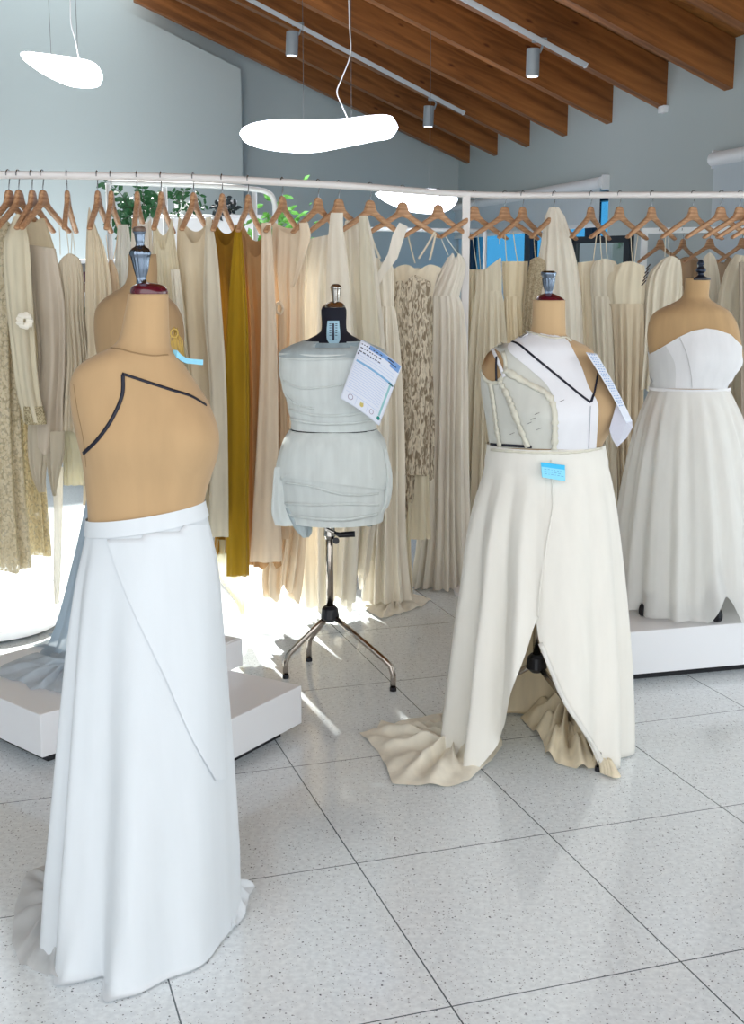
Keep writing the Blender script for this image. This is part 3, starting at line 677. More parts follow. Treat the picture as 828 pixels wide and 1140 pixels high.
g = garment('gauze_gown', 'white gauze gown behind the black mannequin neck, left of its twin', 'gown', 360, [(258, 343, 383), (300, 338, 386), (400, 334, 392), (500, 334, 394), (600, 336, 392), (672, 340, 388)], GZ, ('right', .03), k=11, amp=.016, dy=0, hem=.03)
sheet_panel('shoulder_drape', [(237, 368, 382), (262, 366, 383), (300, 364, 388), (400, 364, 394)], railY(360)-.1, cl((218, 210, 190), .35, .1), g, k=3, amp=.005, seed=15)
g = garment('gauze_gown', 'white gauze gown just right of the black mannequin neck', 'gown', 398, [(246, 384, 409), (262, 383, 413), (300, 384, 418), (400, 387, 428), (500, 388, 430), (600, 384, 414), (640, 385, 408)], GZ, ('left', -.02), k=10, amp=.014, dy=0, hem=.05)
sheet_panel('shoulder_drape', [(240, 399, 408), (300, 399, 416), (400, 404, 424)], railY(398)-.11, cl((212, 204, 180), .35, .1), g, k=3, amp=.005, seed=17)
CR = cl((228, 214, 186), .3)
g = garment('crossover_gown', 'cream crossover gown with a broad white shoulder strap beside the lace dress', 'gown', 428, [(286, 415, 436), (300, 416, 438), (340, 420, 438), (400, 418, 442), (500, 414, 445), (600, 411, 446), (668, 406, 452)], CR, ('sweet', .03), waist=341, k=9, amp=.015, dy=-.03, straps=((411, 258, 423, 288), (408, 262, 418, 290)), sw=.010, hem=.0)
mb = MB(); Yc = railY(428)-.08; mb.ribbon([PY(449, 250, Yc), PY(443, 264, Yc-.01), PY(437, 285, Yc-.02), PY(424, 305, Yc-.02), PY(418, 320, Yc-.02)], [.04, .05, .045, .03, .02], .002); mb.build('broad_strap', cl((236, 232, 224), .35), g, smooth=False)
mk('train', floor_cloth([(404, 668), (408, 680), (425, 690), (445, 684), (470, 676), (480, 668), (455, 660), (425, 660)], 0, 5, .035), CR, g)
LC = lace((226, 214, 192), (146, 130, 108), 75, .05, .3)
g = garment('lace_gown', 'grey beige sequinned lace gown with sweetheart neck and scalloped points', 'gown', 460, [(294, 438, 492), (310, 439, 485), (345, 440, 479), (400, 440, 477), (470, 441, 478), (530, 442, 476)], LC, ('sweet', .025), waist=330, matb=cl((222, 204, 172), .3), k=12, amp=.012, dy=0, straps=((454, 262, 462, 293), (484, 258, 466, 288, .009), (485, 260, 478, 290, .009)), sw=.006, ratio=.4)
Yl = railY(460)-.11
sheet_panel('lace_bodice_panel', [(306, 440, 462), (312, 440, 478), (330, 440, 479), (420, 440, 478), (528, 441, 478)], Yl+.005, LC, g, k=8, amp=.004, seed=19, ztop=lambda u, ph: -.03*(1-u)/2-.02*math.exp(-(u/.3)**2))
for rws in ([(515, 441, 456), (545, 443, 454), (565, 446, 453), (578, 449, 451)], [(515, 452, 462), (545, 454, 461), (560, 456, 459)], [(500, 462, 479), (518, 464, 478), (530, 469, 475)]):
    sheet_panel('lace_point', rws, Yl+.03, LC, g, k=4, amp=.004, seed=int(rws[0][1]))
sheet_panel('slip', [(500, 447, 476), (560, 455, 477), (600, 455, 479)], Yl+.06, cl((208, 194, 160), .3), g, k=4, amp=.006, seed=21)
sheet_panel('underskirt', [(520, 440, 456), (600, 441, 456), (664, 438, 458)], Yl+.12, cl((214, 200, 168), .3), g, k=6, amp=.008, seed=22)
IV = cl((226, 218, 200), .35)
g = garment('pleated_gown', 'ivory pleated gown with raised waist and thin straps left of the post', 'gown', 496, [(281, 500, 514), (296, 494, 517), (328, 478, 510), (345, 477, 513), (400, 476, 515), (500, 474, 514), (600, 470, 516), (668, 460, 522)], IV, ('sweet', .03), waist=329, k=15, amp=.017, dy=-.02, straps=((490, 262, 499, 284), (494, 260, 511, 284)), sw=.004, hem=0)
g = garment('cream_gown', 'cream gown hanging half hidden directly behind the white post', 'gown', 522, [(300, 515, 540), (340, 516, 540), (400, 512, 540), (500, 508, 540), (600, 504, 545), (662, 500, 550)], cl((218, 204, 168), .3), ('flat', 0), k=10, amp=.014, dy=.28, hem=0, straps=((532, 262, 535, 302),))
g = garment('one_shoulder_gown', 'beige chiffon gown with one pointed shoulder right of the white post', 'gown', 548, [(287, 530, 557), (305, 530, 558), (322, 530, 558), (400, 524, 562), (500, 518, 566), (600, 514, 566), (664, 512, 566)], cl((212, 198, 168), .35), ('right', .085), waist=324, k=14, amp=.015, dy=-.03, straps=((526, 264, 532, 306, .003), (556, 258, 556, 272)), hem=0)
g = garment('satin_gown', 'gold cream satin gown left of the neck of the ivory mannequin', 'gown', 576, [(291, 560, 587), (320, 561, 586), (345, 562, 584), (400, 564, 588), (500, 564, 590), (660, 560, 592)], cl((224, 200, 150), .2, satin=1), ('flat', 0), waist=330, k=9, amp=.015, dy=0, straps=((562, 262, 564, 292), (571, 258, 576, 292)), hem=0)
g = garment('sequin_gown', 'narrow taupe sequinned gown touching the neck of the ivory mannequin', 'gown', 597, [(286, 590, 606), (300, 588, 607), (330, 585, 601), (400, 581, 594), (500, 580, 596), (660, 578, 600)], lace((196, 180, 150), (160, 144, 116), 130, .02, 1), ('slope', .015), k=6, amp=.008, dy=-.06, straps=((594, 262, 596, 288),), hem=0)
g = garment('hooded_gown', 'ivory gown draped right over the top of its hanger above the rest', 'gown', 622, [(231, 611, 622), (240, 607, 628), (252, 605, 632), (270, 603, 636), (290, 600, 641), (330, 600, 646), (400, 606, 648), (500, 606, 650), (660, 604, 654)], cl((222, 214, 192), .35), ('flat', 0), k=10, amp=.012, dy=-.02, hem=0, ratio=.5)
g = garment('satin_gown', 'cream satin gown right of the hanger with the draped cloth', 'gown', 654, [(290, 643, 664), (330, 644, 664), (400, 646, 666), (500, 646, 668), (660, 644, 672)], cl((230, 212, 172), .3, satin=1), ('right', .01), k=7, amp=.014, dy=0, straps=((664, 262, 660, 292),), hem=0)
g = garment('chiffon_gown', 'pale beige chiffon gown with draped bodice below the dark mirror', 'gown', 673, [(288, 662, 684), (300, 658, 689), (335, 659, 691), (400, 662, 694), (500, 664, 698), (660, 662, 702)], cl((212, 200, 174), .3), ('slope', .012), waist=330, k=12, amp=.014, dy=-.04, straps=((668, 262, 670, 290), (674, 262, 676, 290)), hem=0)
g = garment('champagne_gown', 'champagne strapless gown with darker skirt right of the dark mirror', 'gown', 700, [(291, 684, 716), (315, 674, 717), (338, 676, 716), (400, 680, 714), (480, 682, 712), (560, 684, 716), (660, 680, 722)], cl((190, 168, 130), .25), ('slope', .02), waist=338, matb=cl((214, 198, 164), .25), k=12, amp=.014, dy=-.05, straps=((702, 262, 704, 293, .003), (710, 262, 706, 293, .003)), hem=0)
g = garment('lace_up_gown', 'cream gown with dark lace-up side above the right mannequin shoulder', 'gown', 740, [(285, 736, 757), (300, 724, 758), (325, 719, 757), (345, 718, 755), (400, 716, 750), (432, 714, 742)], cl((216, 206, 180), .3), ('slope', .02), k=10, amp=.010, dy=-.05, straps=((741, 256, 740, 286, .003), (744, 256, 745, 286, .003)))
Yz = railY(740)-.125
for i in range(5):
    mb = MB(); a = PY(714+1.2*i, 318-4.5*i, Yz); b = PY(719+1.2*i, 312-4.5*i, Yz); mb.ribbon([a, (a+b)/2, b], .006); mb.build('lacing', plain('dark_lacing', (58, 42, 34), .7), g)
g = garment('pleated_gown', 'pinkish beige pleated gown seen between champagne gown and right mannequin neck', 'gown', 750, [(318, 737, 760), (350, 737, 762), (450, 735, 765), (560, 734, 768), (660, 730, 772)], cl((204, 184, 152), .3), ('flat', 0), k=18, amp=.007, dy=.16, hem=0)
g = garment('grey_bodice_gown', 'grey beige gown behind the black finial of the right mannequin', 'gown', 790, [(281, 783, 797), (300, 780, 800), (345, 780, 802), (430, 780, 806), (660, 776, 812)], cl((190, 180, 156), .3), ('slope', .03), k=8, amp=.01, dy=.1, hem=0)
g = garment('chiffon_gown', 'sand coloured chiffon gown at the right edge beside the right mannequin', 'gown', 826, [(283, 818, 842), (300, 808, 846), (335, 800, 848), (400, 800, 850), (500, 806, 852), (660, 806, 856)], cl((198, 186, 158), .3), ('left', .02), k=11, amp=.014, dy=-.03, hem=0)
g = garment('brown_gown', 'brown gown at the very right edge, darker than its neighbours', 'gown', 838, [(292, 822, 858), (400, 824, 862), (500, 826, 862), (660, 826, 868)], cl((134, 116, 96), .15), ('flat', 0), k=9, amp=.013, dy=-.17, hem=0)

cl = cloth
# ------------------------------------------------------------------ racks and furniture behind
m_r2 = plain('white_tube', (232, 236, 238), .35)
Y2 = 6.9
t = thing('garment_rack', 'white tubular rack with rounded corner behind the mustard dress', 'clothes rack', PZ(240, 560, 0) if False else (PY(240, 210, Y2).x, Y2, 0))
mb = MB(); pts = [(120, 203), (183, 205), (240, 207), (285, 211), (297, 214), (303, 219), (306, 228)]
P_ = [PY(x, y, Y2) for x, y in smoothline(pts, 30)]; P_ += [Vector((P_[-1].x, P_[-1].y, z)) for z in (1.7, 1.0, .03)]; mb.tube(P_, .014, 12); mb.build('rack_frame', m_r2, t, smooth=True)
for px, py in ((183, 206), (283, 212), (120, 204)):
    p = PY(px, py, Y2+.02); mb = MB(); mb.tube([p, Vector((p.x, p.y, .02))], .014, 12); mb.build('post', m_r2, t, smooth=True)
mb = MB(); a = PY(120, 206, Y2); b = PY(306, 206, Y2); mb.bbox(((a.x+b.x)/2, Y2+.02, .02), (b.x-a.x, .04, .03)); mb.build('base_bar', m_r2, t)
Y3 = 8.2
a = PY(405, 255, Y3); b = PY(540, 257, Y3); t = thing('garment_rack', 'thin white rack bar visible in front of the dark grey wall between the straps', 'clothes rack', ((a.x+b.x)/2, Y3, 0))
MB().tube([a, b], .013, 12).build('rack_bar', m_r2, t, smooth=True)
for p in (a, b): MB().tube([p, Vector((p.x, p.y, .015))], .013, 12).build('post', m_r2, t, smooth=True); MB().bbox((p.x, p.y, .012), (.04, .45, .024)).build('foot', m_r2, t)
Y4 = 7.4; zr = PY(716, 257, Y4).z
a = Vector((XW(717.5, Y4, zr), Y4, zr)); b = Vector((XW(838, Y4-.2, zr), Y4-.35, zr)); t = thing('garment_rack', 'white square-cornered rack behind the long rail at the right', 'clothes rack', (a.x, Y4, 0))
MB().box((a+b)/2, ((b-a).length, .03, .032), Matrix.Rotation(math.atan2((b-a).y, (b-a).x), 3, 'Z')).build('rack_bar', m_r2, t)
for p in (a, b): MB().box((p.x, p.y, zr/2), (.034, .034, zr+.03)).build('post', m_r2, t); MB().bbox((p.x, p.y, .012), (.04, .45, .024)).build('foot', m_r2, t)
GR2 = 'hangers on the white rack behind the long rail'
RB = [(735, 'brown bodice', .7), (759, 'brown bodice top', .85), (787, 'sheer white top', .55), (820, 'pale garment at the right edge', .6)]
for px, w, yw in RB:
    p = a.lerp(b, (px-717.5)/120.5)
    put_hanger(0, yw, ['wooden hanger on the rear white rack nearest its corner', 'wooden hanger on the rear white rack, second from its corner', 'wooden hanger on the rear white rack, third from its corner', 'wooden hanger on the rear white rack at the right edge of the photo'][[q[0] for q in RB].index(px)], pos=p, group=GR2)
garment('brown_bodice', 'tan brown satin bodice on the rear rack left of the right mannequin neck', 'bodice', 760, [(286, 752, 776), (305, 751, 777), (340, 752, 778), (420, 750, 780)], cl((172, 140, 106), .15, satin=1), ('slope', .03), k=6, amp=.008, Y=Y4-.1, group='garments on the white rear rack')
garment('brown_bodice', 'darker tan bodice on the rear rack right of the right mannequin neck', 'bodice', 805, [(288, 792, 814), (305, 790, 816), (340, 791, 817), (420, 790, 818)], cl((166, 138, 108), .15, satin=1), ('sweet', .03), k=6, amp=.008, Y=Y4-.2, group='garments on the white rear rack')
# standing mirror
Ym = 8.4; c = [PY(641, 272, Ym+.25), PY(700, 266, Ym-.1)]
t = thing('standing_mirror', 'dark framed mirror standing behind the rail right of centre', 'mirror', ((c[0].x+c[1].x)/2, Ym, 0))
zt = PY(700, 266, Ym-.1).z; dv = (c[1]-c[0]); dv.z = 0; an = math.atan2(dv.y, dv.x); Mr = Matrix.Rotation(an, 3, 'Z'); ln = dv.length; cm = (c[0]+c[1])/2; cm.z = 0
mb = MB()
for sx in (-1, 1): mb.box(cm+Mr @ Vector((sx*ln/2, 0, zt/2)), (.045, .05, zt), Mr)
mb.box(cm+Vector((0, 0, zt)), (ln+.045, .05, .045), Mr); mb.box(cm+Vector((0, 0, .03)), (ln, .05, .06), Mr); mb.build('mirror_frame', plain('mirror_frame', (24, 34, 44), .35), t)
MB().box(cm+Vector((0, 0, zt/2)), (ln-.04, .012, zt-.04), Mr).build('mirror_glass', plain('mirror_glass', (200, 215, 215), .04, 1), t)
for sx in (-1, 1): MB().box(cm+Mr @ Vector((sx*ln/2, .1, .012)), (.05, .5, .024), Mr).build('foot', plain('mirror_frame', (24, 34, 44), .35), t)
# cabinet with plants
Yc = 8.4; l = PY(142, 239, Yc); r = PY(292, 239, Yc); zc = l.z
t = thing('tall_cabinet', 'tall white cabinet behind the dresses with plants on top', 'cabinet', ((l.x+r.x)/2, Yc+.25, 0))
MB().bbox(((l.x+r.x)/2, Yc+.25, zc/2), (r.x-l.x, .5, zc), .01).build('cabinet_body', m_white, t)
for i in range(3):
    w = (r.x-l.x)/3; d = MB().bbox((l.x+w*(i+.5), Yc-.012, zc/2+.02), (w-.01, .022, zc-.08), .004).build('door', m_white, t)
    MB().tube([(l.x+w*(i+.85), Yc-.04, 1.0), (l.x+w*(i+.85), Yc-.04, 1.16)], .006, 8).build('handle', m_steel, d)
m_leaf = plain('leaf_green', (38, 92, 52), .45); m_leaf2 = plain('leaf_light', (92, 158, 62), .45); m_stem = plain('stem_green', (52, 70, 48), .6)
def leafv(p, d, n, L_, w):
    d = d.normalized(); s = d.cross(n).normalized(); nn = s.cross(d)
    V = [p, p+d*L_*.3+s*w*.9-nn*.004, p+d*L_*.7+s*w*.8, p+d*L_-nn*.01, p+d*L_*.7-s*w*.8, p+d*L_*.3-s*w*.9-nn*.004, p+d*L_*.5+nn*.004]
    return V, [(0, 1, 6), (1, 2, 6), (2, 3, 6), (3, 4, 6), (4, 5, 6), (5, 0, 6)]
def plant(label, base, branches, mat, seed, Yp, nl=7, ls=.055):
    rg = random.Random(seed); t = thing('potted_plant', label, 'plant', base)
    MB().lathe([(.05, 0), (.07, .06), (.075, .10), (.068, .10), (.06, .085)], base, 24).build('pot', m_white, t, smooth=False)
    root = base+Vector((0, 0, .09))
    for br in branches:
        pts = [root]+[PY(x, y, Yp+rg.uniform(-.12, .12)) for x, y in br]; K = list(range(len(pts)))
        P_ = [Vector(cr(K, [tuple(p) for p in pts], (len(pts)-1)*i/11)) for i in range(12)]
        s = MB().tube(P_, [.005-.0003*i for i in range(12)], 6).build('stem', m_stem, t, smooth=True)
        mb = MB()
        for j in range(nl):
            f = .25+.75*j/(nl-1); q = f*11; i = min(int(q), 10); p = P_[i].lerp(P_[i+1], q-i); d = (P_[i+1]-P_[i]).normalized()
            for sg in (-1, 1):
                sd = d.cross(Vector((0, 1, 0))).normalized()*sg; dd = d*.6+sd*.9+Vector((0, rg.uniform(-.5, .5), rg.uniform(-.2, .2)))
                mb.add(*leafv(p, dd, Vector((rg.uniform(-.4, .4), -1, rg.uniform(-.3, .6))), ls*rg.uniform(.7, 1.2), ls*.24))
        tag(mb.build('leaves', mat, t), kind='stuff')
pb = Vector((XW(158, Yc+.2, zc), Yc+.2, zc+.002))
plant('leafy green plant whose long branch reaches up left behind the rail', pb, [[(145, 232), (134, 215), (117, 203)], [(160, 225), (158, 205)], [(145, 240), (135, 245), (128, 252)], [(150, 240), (140, 235), (133, 238)], [(168, 232), (176, 222), (180, 215)], [(150, 244), (143, 252), (140, 262)], [(162, 236), (170, 230), (172, 222)], [(150, 232), (142, 228), (138, 232)]], m_leaf, 3, Yc+.0, 8, .075)
pb = Vector((XW(206, Yc+.2, zc), Yc+.2, zc+.002))
plant('wispy dark branched plant beside the leafy one on the cabinet', pb, [[(198, 225), (192, 215)], [(203, 222), (205, 212)], [(212, 230), (222, 217)], [(214, 235), (228, 228)], [(200, 235), (192, 238), (190, 246)]], m_leaf, 4, Yc, 6, .045)
pb = Vector((XW(252, Yc+.2, zc), Yc+.2, zc+.002))
plant('dark leaved plant on the cabinet behind the mustard dress neck', pb, [[(246, 232), (240, 228)], [(256, 234), (262, 230)], [(250, 228), (252, 220)], [(244, 240), (238, 240)]], plain('leaf_dark', (30, 44, 50), .5), 5, Yc, 7, .05)
# tall floor plant with light leaves right of the cabinet
Yf = 8.0; pb = Vector((XW(312, Yf, 1.2), Yf, 0))
t = thing('potted_plant', 'bright green bushy plant behind the peach dress hanger', 'plant', pb)
rg = random.Random(8)
MB().lathe([(.13, 0), (.17, .3), (.18, .36), (.165, .36), (.15, .33)], pb, 28).build('pot', m_white, t)
MB().tube([pb+Vector((0, 0, .3)), pb+Vector((.02, 0, 1.0)), pb+Vector((0, 0, 1.75))], [.016, .012, .008], 8).build('trunk', plain('trunk_brown', (96, 74, 54), .8), t, smooth=True)
mb = MB()
for i in range(260):
    c = pb+Vector((rg.gauss(0, .09), rg.gauss(0, .09), 1.66+rg.gauss(0, .13))); mb.add(*leafv(c, Vector((rg.uniform(-1, 1), rg.uniform(-1, 1), rg.uniform(-.6, .8))), Vector((rg.uniform(-.5, .5), -1, rg.uniform(0, 1))), rg.uniform(.05, .09), .016))
tag(mb.build('leaves', m_leaf2, t), kind='stuff')
# low shelf at left
l = PY(84, 290, Yc); r = PY(140, 290, Yc)
t = thing('open_shelf', 'white open shelf with ornaments seen in the gap left of the mannequin', 'shelf', ((l.x+r.x)/2, Yc+.2, 0))
MB().bbox((l.x, Yc+.2, l.z/2), (.03, .38, l.z), .003).build('side_panel', m_white, t); MB().bbox((r.x-.03, Yc+.2, l.z/2), (.03, .38, l.z), .003).build('side_panel', m_white, t)
MB().box(((l.x+r.x)/2, Yc+.38, l.z/2), (r.x-l.x, .015, l.z)).build('back_panel', m_white, t)
szs = [PY(90, y, Yc).z for y in (291, 328, 365, 410, 460)]
for z in szs: MB().bbox(((l.x+r.x)/2, Yc+.2, z), (r.x-l.x, .38, .028), .003).build('shelf_board', m_white, t)
mb = MB(); p = Vector((PY(94, 320, Yc).x, Yc+.12, szs[1]+.014))
t = thing('dried_flowers', 'purple brown dried flowers in a small pot on the white open shelf', 'flowers', p)
MB().lathe([(.03, 0), (.04, .03), (.035, .06)], p, 20).build('pot', plain('pot_clay', (150, 120, 110), .7), t, smooth=False)
mb = MB()
for i in range(40):
    d = Vector((rg.uniform(-1, 1), rg.uniform(-.6, .6), rg.uniform(.3, 1.3))); mb.add(*leafv(p+Vector((0, 0, .05))+d*.04, d, Vector((0, -1, .2)), .05, .012))
tag(mb.build('petals', plain('petal_plum', (104, 62, 92), .7), t), kind='stuff')
p = Vector((PY(93, 358, Yc).x, Yc+.12, szs[2]+.014))
t = thing('small_plant', 'tiny green plant on the lower board of the white open shelf', 'plant', p)
MB().lathe([(.03, 0), (.04, .03), (.035, .055)], p, 20).build('pot', m_white, t)
mb = MB()
for i in range(30):
    d = Vector((rg.uniform(-1, 1), rg.uniform(-.6, .6), rg.uniform(.2, 1))); mb.add(*leafv(p+Vector((0, 0, .05))+d*.03, d, Vector((0, -1, .2)), .05, .011))
tag(mb.build('leaves', m_leaf, t), kind='stuff')
# round white base at left
p = PZ(-14, 690, .03); t = thing('round_plinth', 'low round white plinth on the bright floor at the left edge', 'plinth', (p.x, p.y, 0))
MB().lathe([(.26, .012), (.30, .016), (.305, .05), (.295, .058), (0.001, .058)], (p.x, p.y, 0), 64).build('plinth_top', m_white, t, smooth=False)
MB().lathe([(.24, 0), (.24, .013)], (p.x, p.y, 0), 48).build('plinth_base', m_dark, t)

# ------------------------------------------------------------------ platforms
def platform(label, corner, dr, db, z0, z1, inset=.05, name='display_platform', ang=18.05, neg=False):
    """corner = nearest corner on the floor plan; dr along tile x, db along tile y"""
    a = math.radians(ang); ex = Vector((math.cos(a), math.sin(a), 0)); ey = Vector((-math.sin(a), math.cos(a), 0))
    c = corner+ex*dr/2+ey*db/2; t = thing(name, label, 'platform', (c.x, c.y, 0)); Mr = Matrix.Rotation(a, 3, 'Z')
    MB().bbox((c.x, c.y, (z0+z1)/2), (abs(dr), abs(db), z1-z0), .003, Mr).build('platform_top', m_box, t)
    MB().box((c.x, c.y, z0/2), (abs(dr)-2*inset, abs(db)-2*inset, z0), Mr).build('plinth', m_dark, t); return t
def flat(p): return Vector((p.x, p.y, 0))
# left: box A (corner near 47,844), box B (corner 336,805), taller box C
A1 = flat(PZ(47, 844, .04)); A2 = flat(PZ(74, 833, .04)); A3 = flat(PZ(0, 822, .04))
angA = math.degrees(math.atan2((A2-A1).y, (A2-A1).x)); B1 = flat(PZ(336, 805, .04)); B2 = flat(PZ(253, 849, .04)); angB = math.degrees(math.atan2((B1-B2).y, (B1-B2).x))
angC = math.degrees(math.atan2(*(reversed((A3-A1)[:2]))))
print('platform angles', angA, angB, angC)
angL = 45.0 if not (angB) else angB
platform('white display platform left behind the white skirt, carrying the grey blue gown', A1, .42, .62, .04, .178, ang=angC-90)
a_ = math.radians(angB); exB = Vector((math.cos(a_), math.sin(a_), 0))
platform('white display platform whose corner shows right of the white skirt', B1-exB*.46, .46, .66, .04, .17, ang=angB)
eyB = Vector((-exB.y, exB.x, 0)); Rc = flat(PZ(270.5, 741, .17)); cc = Rc-exB*.14+eyB*.12-eyB*.0
t = thing('display_block', 'small white block standing on the back of the right hand white platform', 'block', (cc.x, cc.y, .171))
MB().bbox((cc.x, cc.y, .219), (.28, .24, .096), .003, Matrix.Rotation(a_, 3, 'Z')).build('block_body', m_box, t)
MB().box((cc.x, cc.y, .268), (.26, .22, .002), Matrix.Rotation(a_, 3, 'Z')).build('block_top', m_box, t)
R1 = flat(PZ(628, 757, .04)); t = platform('long white display platform at the right under the tulle gown', R1, 1.9, .98, .035, .2, ang=18.05-3)

# ------------------------------------------------------------------ stands
def stand(c, zt, zh, feet, matp, rp=.013, hub=m_black, wheel=False, zb=0, parent=None):
    MB().tube([(c.x, c.y, zh), (c.x, c.y, zt)], rp, 16).build('pole', matp, parent, smooth=True)
    MB().lathe([(rp*1.5, zh+.03), (rp*2.2, zh+.02), (rp*2.6, zh-.015), (rp*1.2, zh-.03)], (c.x, c.y, 0), 20).build('hub', hub, parent)
    for f in feet:
        f = Vector(f); h = Vector((c.x, c.y, zh)); d = f-h; d.z = 0
        if wheel:
            k = Vector((f.x, f.y, zb+.055)); lg = MB().tube([h, h.lerp(k, .5)+Vector((0, 0, .01)), k], [.014, .012, .012], 10).build('leg', m_black, parent, smooth=True)
            n = d.normalized().cross(Vector((0, 0, 1))); w = MB()
            cw = Vector((f.x, f.y, zb+.026)); w.tube([cw-n*.009, cw+n*.009], .026, 20); w.build('caster', m_pewter if False else m_black, lg, smooth=False)
        else:
            k = Vector((f.x, f.y, zb+.10)); k.x -= d.normalized().x*.02; k.y -= d.normalized().y*.02
            pts = [h, h.lerp(k, .5), h.lerp(k, .92), k+Vector((0, 0, -.008))+d.normalized()*.008, Vector((f.x, f.y, zb+.06)), Vector((f.x, f.y, zb+.012))]
            lg = MB().tube(pts, rp*.78, 12).build('leg', matp, parent, smooth=True)
            MB().tube([Vector((f.x, f.y, zb+.014)), Vector((f.x, f.y, zb))], rp*.9, 12).build('rubber_foot', m_black, lg)
def finial_px(rows, Y, mat, parent, name='finial', flute=0, fk=0, yaw=0):
    R = rings_px(rows, Y, 1.0, 0, 36); V, Fc = shell(R, M=48, fold=(lambda ph, t: flute*math.cos(fk*ph) if .3 < t < .92 else 0) if fk else None, capt=True, capb=True)
    return mk(name, (V, Fc), mat, parent)

# ------------------------------------------------------------------ mannequin 1 (front left)
Y1 = 2.62; c1 = Vector((XW(166, Y1, .9), Y1, 0))
t1 = thing('dress_form', 'front beige dress form with tall neck and navy tape lines at left', 'dress form', c1)
def gauss(ph, z, p0, z0, sp, sz, A): return A*math.exp(-((ph-p0)/sp)**2-((z-z0)/sz)**2)
zb1_ = PY(200, 480, Y1).z
rows = [(327, 143.5, 187, .95), (345, 140, 187.5, .95), (365, 136, 188, .95), (378, 132, 189, .95), (386, 124, 190, .9), (394, 108, 196, .8), (402, 94, 202, .72), (412, 84, 208, .66), (425, 79, 217, .62), (450, 79.5, 232, .62), (475, 84, 241, .66), (492, 88, 243, .68), (510, 92, 241, .68), (530, 95, 235, .68), (550, 97, 229, .7), (568, 98.5, 226, .72), (590, 99, 225, .7)]
dsp = lambda ph, z: gauss(ph, z, .75, zb1_, .5, .085, .032)+gauss(ph, z, -.35, zb1_-.01, .5, .085, .014)
V, Fc = shell(rings_px(rows, Y1, .7, 0, 90), M=120, disp=dsp, capt=True, capb=True, power=2.15)
torso1 = mk('torso', (V, Fc), m_form, t1); bv1 = bvh_of(torso1)
neckcap = finial_px([(314, 157, 164), (316, 152, 176), (319, 147, 183), (324, 145, 186.5), (329, 146, 186.5)], Y1, m_wine, t1, 'neck_cap')
f1 = finial_px([(252.5, 151, 159), (254, 148, 162), (258, 147.5, 162.5), (260, 149, 161.5), (268, 150.5, 161), (274, 151.5, 160.5), (276, 148, 164), (280, 145, 167), (283, 144.5, 167.5), (286, 146, 166.5), (300, 149.5, 164.5), (311, 152.5, 162), (313.5, 151.5, 163.5), (317, 152, 166)], Y1, m_pewter, t1, 'finial', .0014, 14)
finial_px([(251.8, 152, 158), (252.6, 149, 161), (257, 147.6, 162.6), (258, 148.5, 161.8)], Y1-.002, m_capb, f1, 'finial_cap')
mk('neck_seam', tape(bv1, [(120, 387), (135, 389), (150, 393), (170, 396), (187, 395)], .003, .0008), plain('seam', (150, 122, 86), .9), t1)
mk('tape_line', tape(bv1, [(136, 416), (160, 424), (190, 434), (212, 441), (229, 451)], .0058), m_navy, t1)
mk('tape_line', tape(bv1, [(137, 417), (136, 440), (125, 466), (110, 488), (93, 505)], .0075), m_navy, t1)
mk('side_seam', tape(bv1, [(82, 428), (86, 455), (93, 490), (96, 520)], .002, .0006), plain('seam', (150, 122, 86), .9), t1)
stand(c1, 1.0, .2, [c1+Vector((.12*math.cos(a), .13*math.sin(a), 0)) for a in (1.2, 3.3, 5.4)], m_chrome, parent=t1)
# white skirt on it
WS = cl((218, 223, 227), .1, rough=.7, weave=.12, var=.012)
sk = thing('long_skirt', 'long plain white skirt with waistband and small train on the front dress form', 'skirt', c1)
R = rings_px([(567, 97.5, 226.5), (572, 97, 227.5), (584, 96, 230.5)], Y1, .75, 0, 8)
wb_rise = lambda ph: .0
V, Fc = shell(R, M=120, off=.004); 
def bandtilt(V):
    for v in V: v.z += .018*(v.x-c1.x)/.12 if True else 0
    return V
mk('waistband', (bandtilt(V), Fc), WS, sk)
rows = [(583, 96, 230, .74), (600, 92, 234, .76), (640, 85, 241, .8), (700, 79.5, 244.5, .86), (780, 75.5, 248, .95), (860, 72.5, 251.5, 1.05), (950, 69, 254.5, 1.18), (1010, 66.5, 256, 1.27), (1052, 64.5, 257, 1.34)]
def f1_(ph, t):
    d = 0
    for p0, w, A in ((-1.18, .11, .030), (-.98, .07, -.016), (-.80, .12, .022), (-.35, .2, -.026), (.02, .22, .020), (-1.45, .1, -.016), (.55, .3, -.010), (1.9, .2, .03), (2.6, .25, -.02), (-2.2, .3, .03), (-2.8, .2, -.02)):
        d += A*math.exp(-((ph-p0)/w)**2)
    return d*min(1, t*1.25)**.9+.004*math.sin(9*ph)*t*t+(.035*math.exp(-((ph+.62)/.10)**2)-.02*math.exp(-((ph+.35)/.08)**2)+.03*math.exp(-((ph+.1)/.09)**2)+.02*math.exp(-((ph+1.0)/.1)**2))*max(0, (t-.8)/.2)**1.5
V, Fc = shell(rings_px(rows, Y1, .8, 0, 60), M=200, fold=f1_, zbot=lambda ph: .006*math.sin(5*ph)+.014*max(0, math.sin(ph)), zmin=.004)
bandtilt_z = [v for v in V]
for v in bandtilt_z:
    w = max(0, min(1, (v.z-.2)/.75)); v.z += .018*(v.x-c1.x)/.12*w
skm = mk('skirt_panel', (V, Fc), WS, sk); bs = bvh_of(skm)
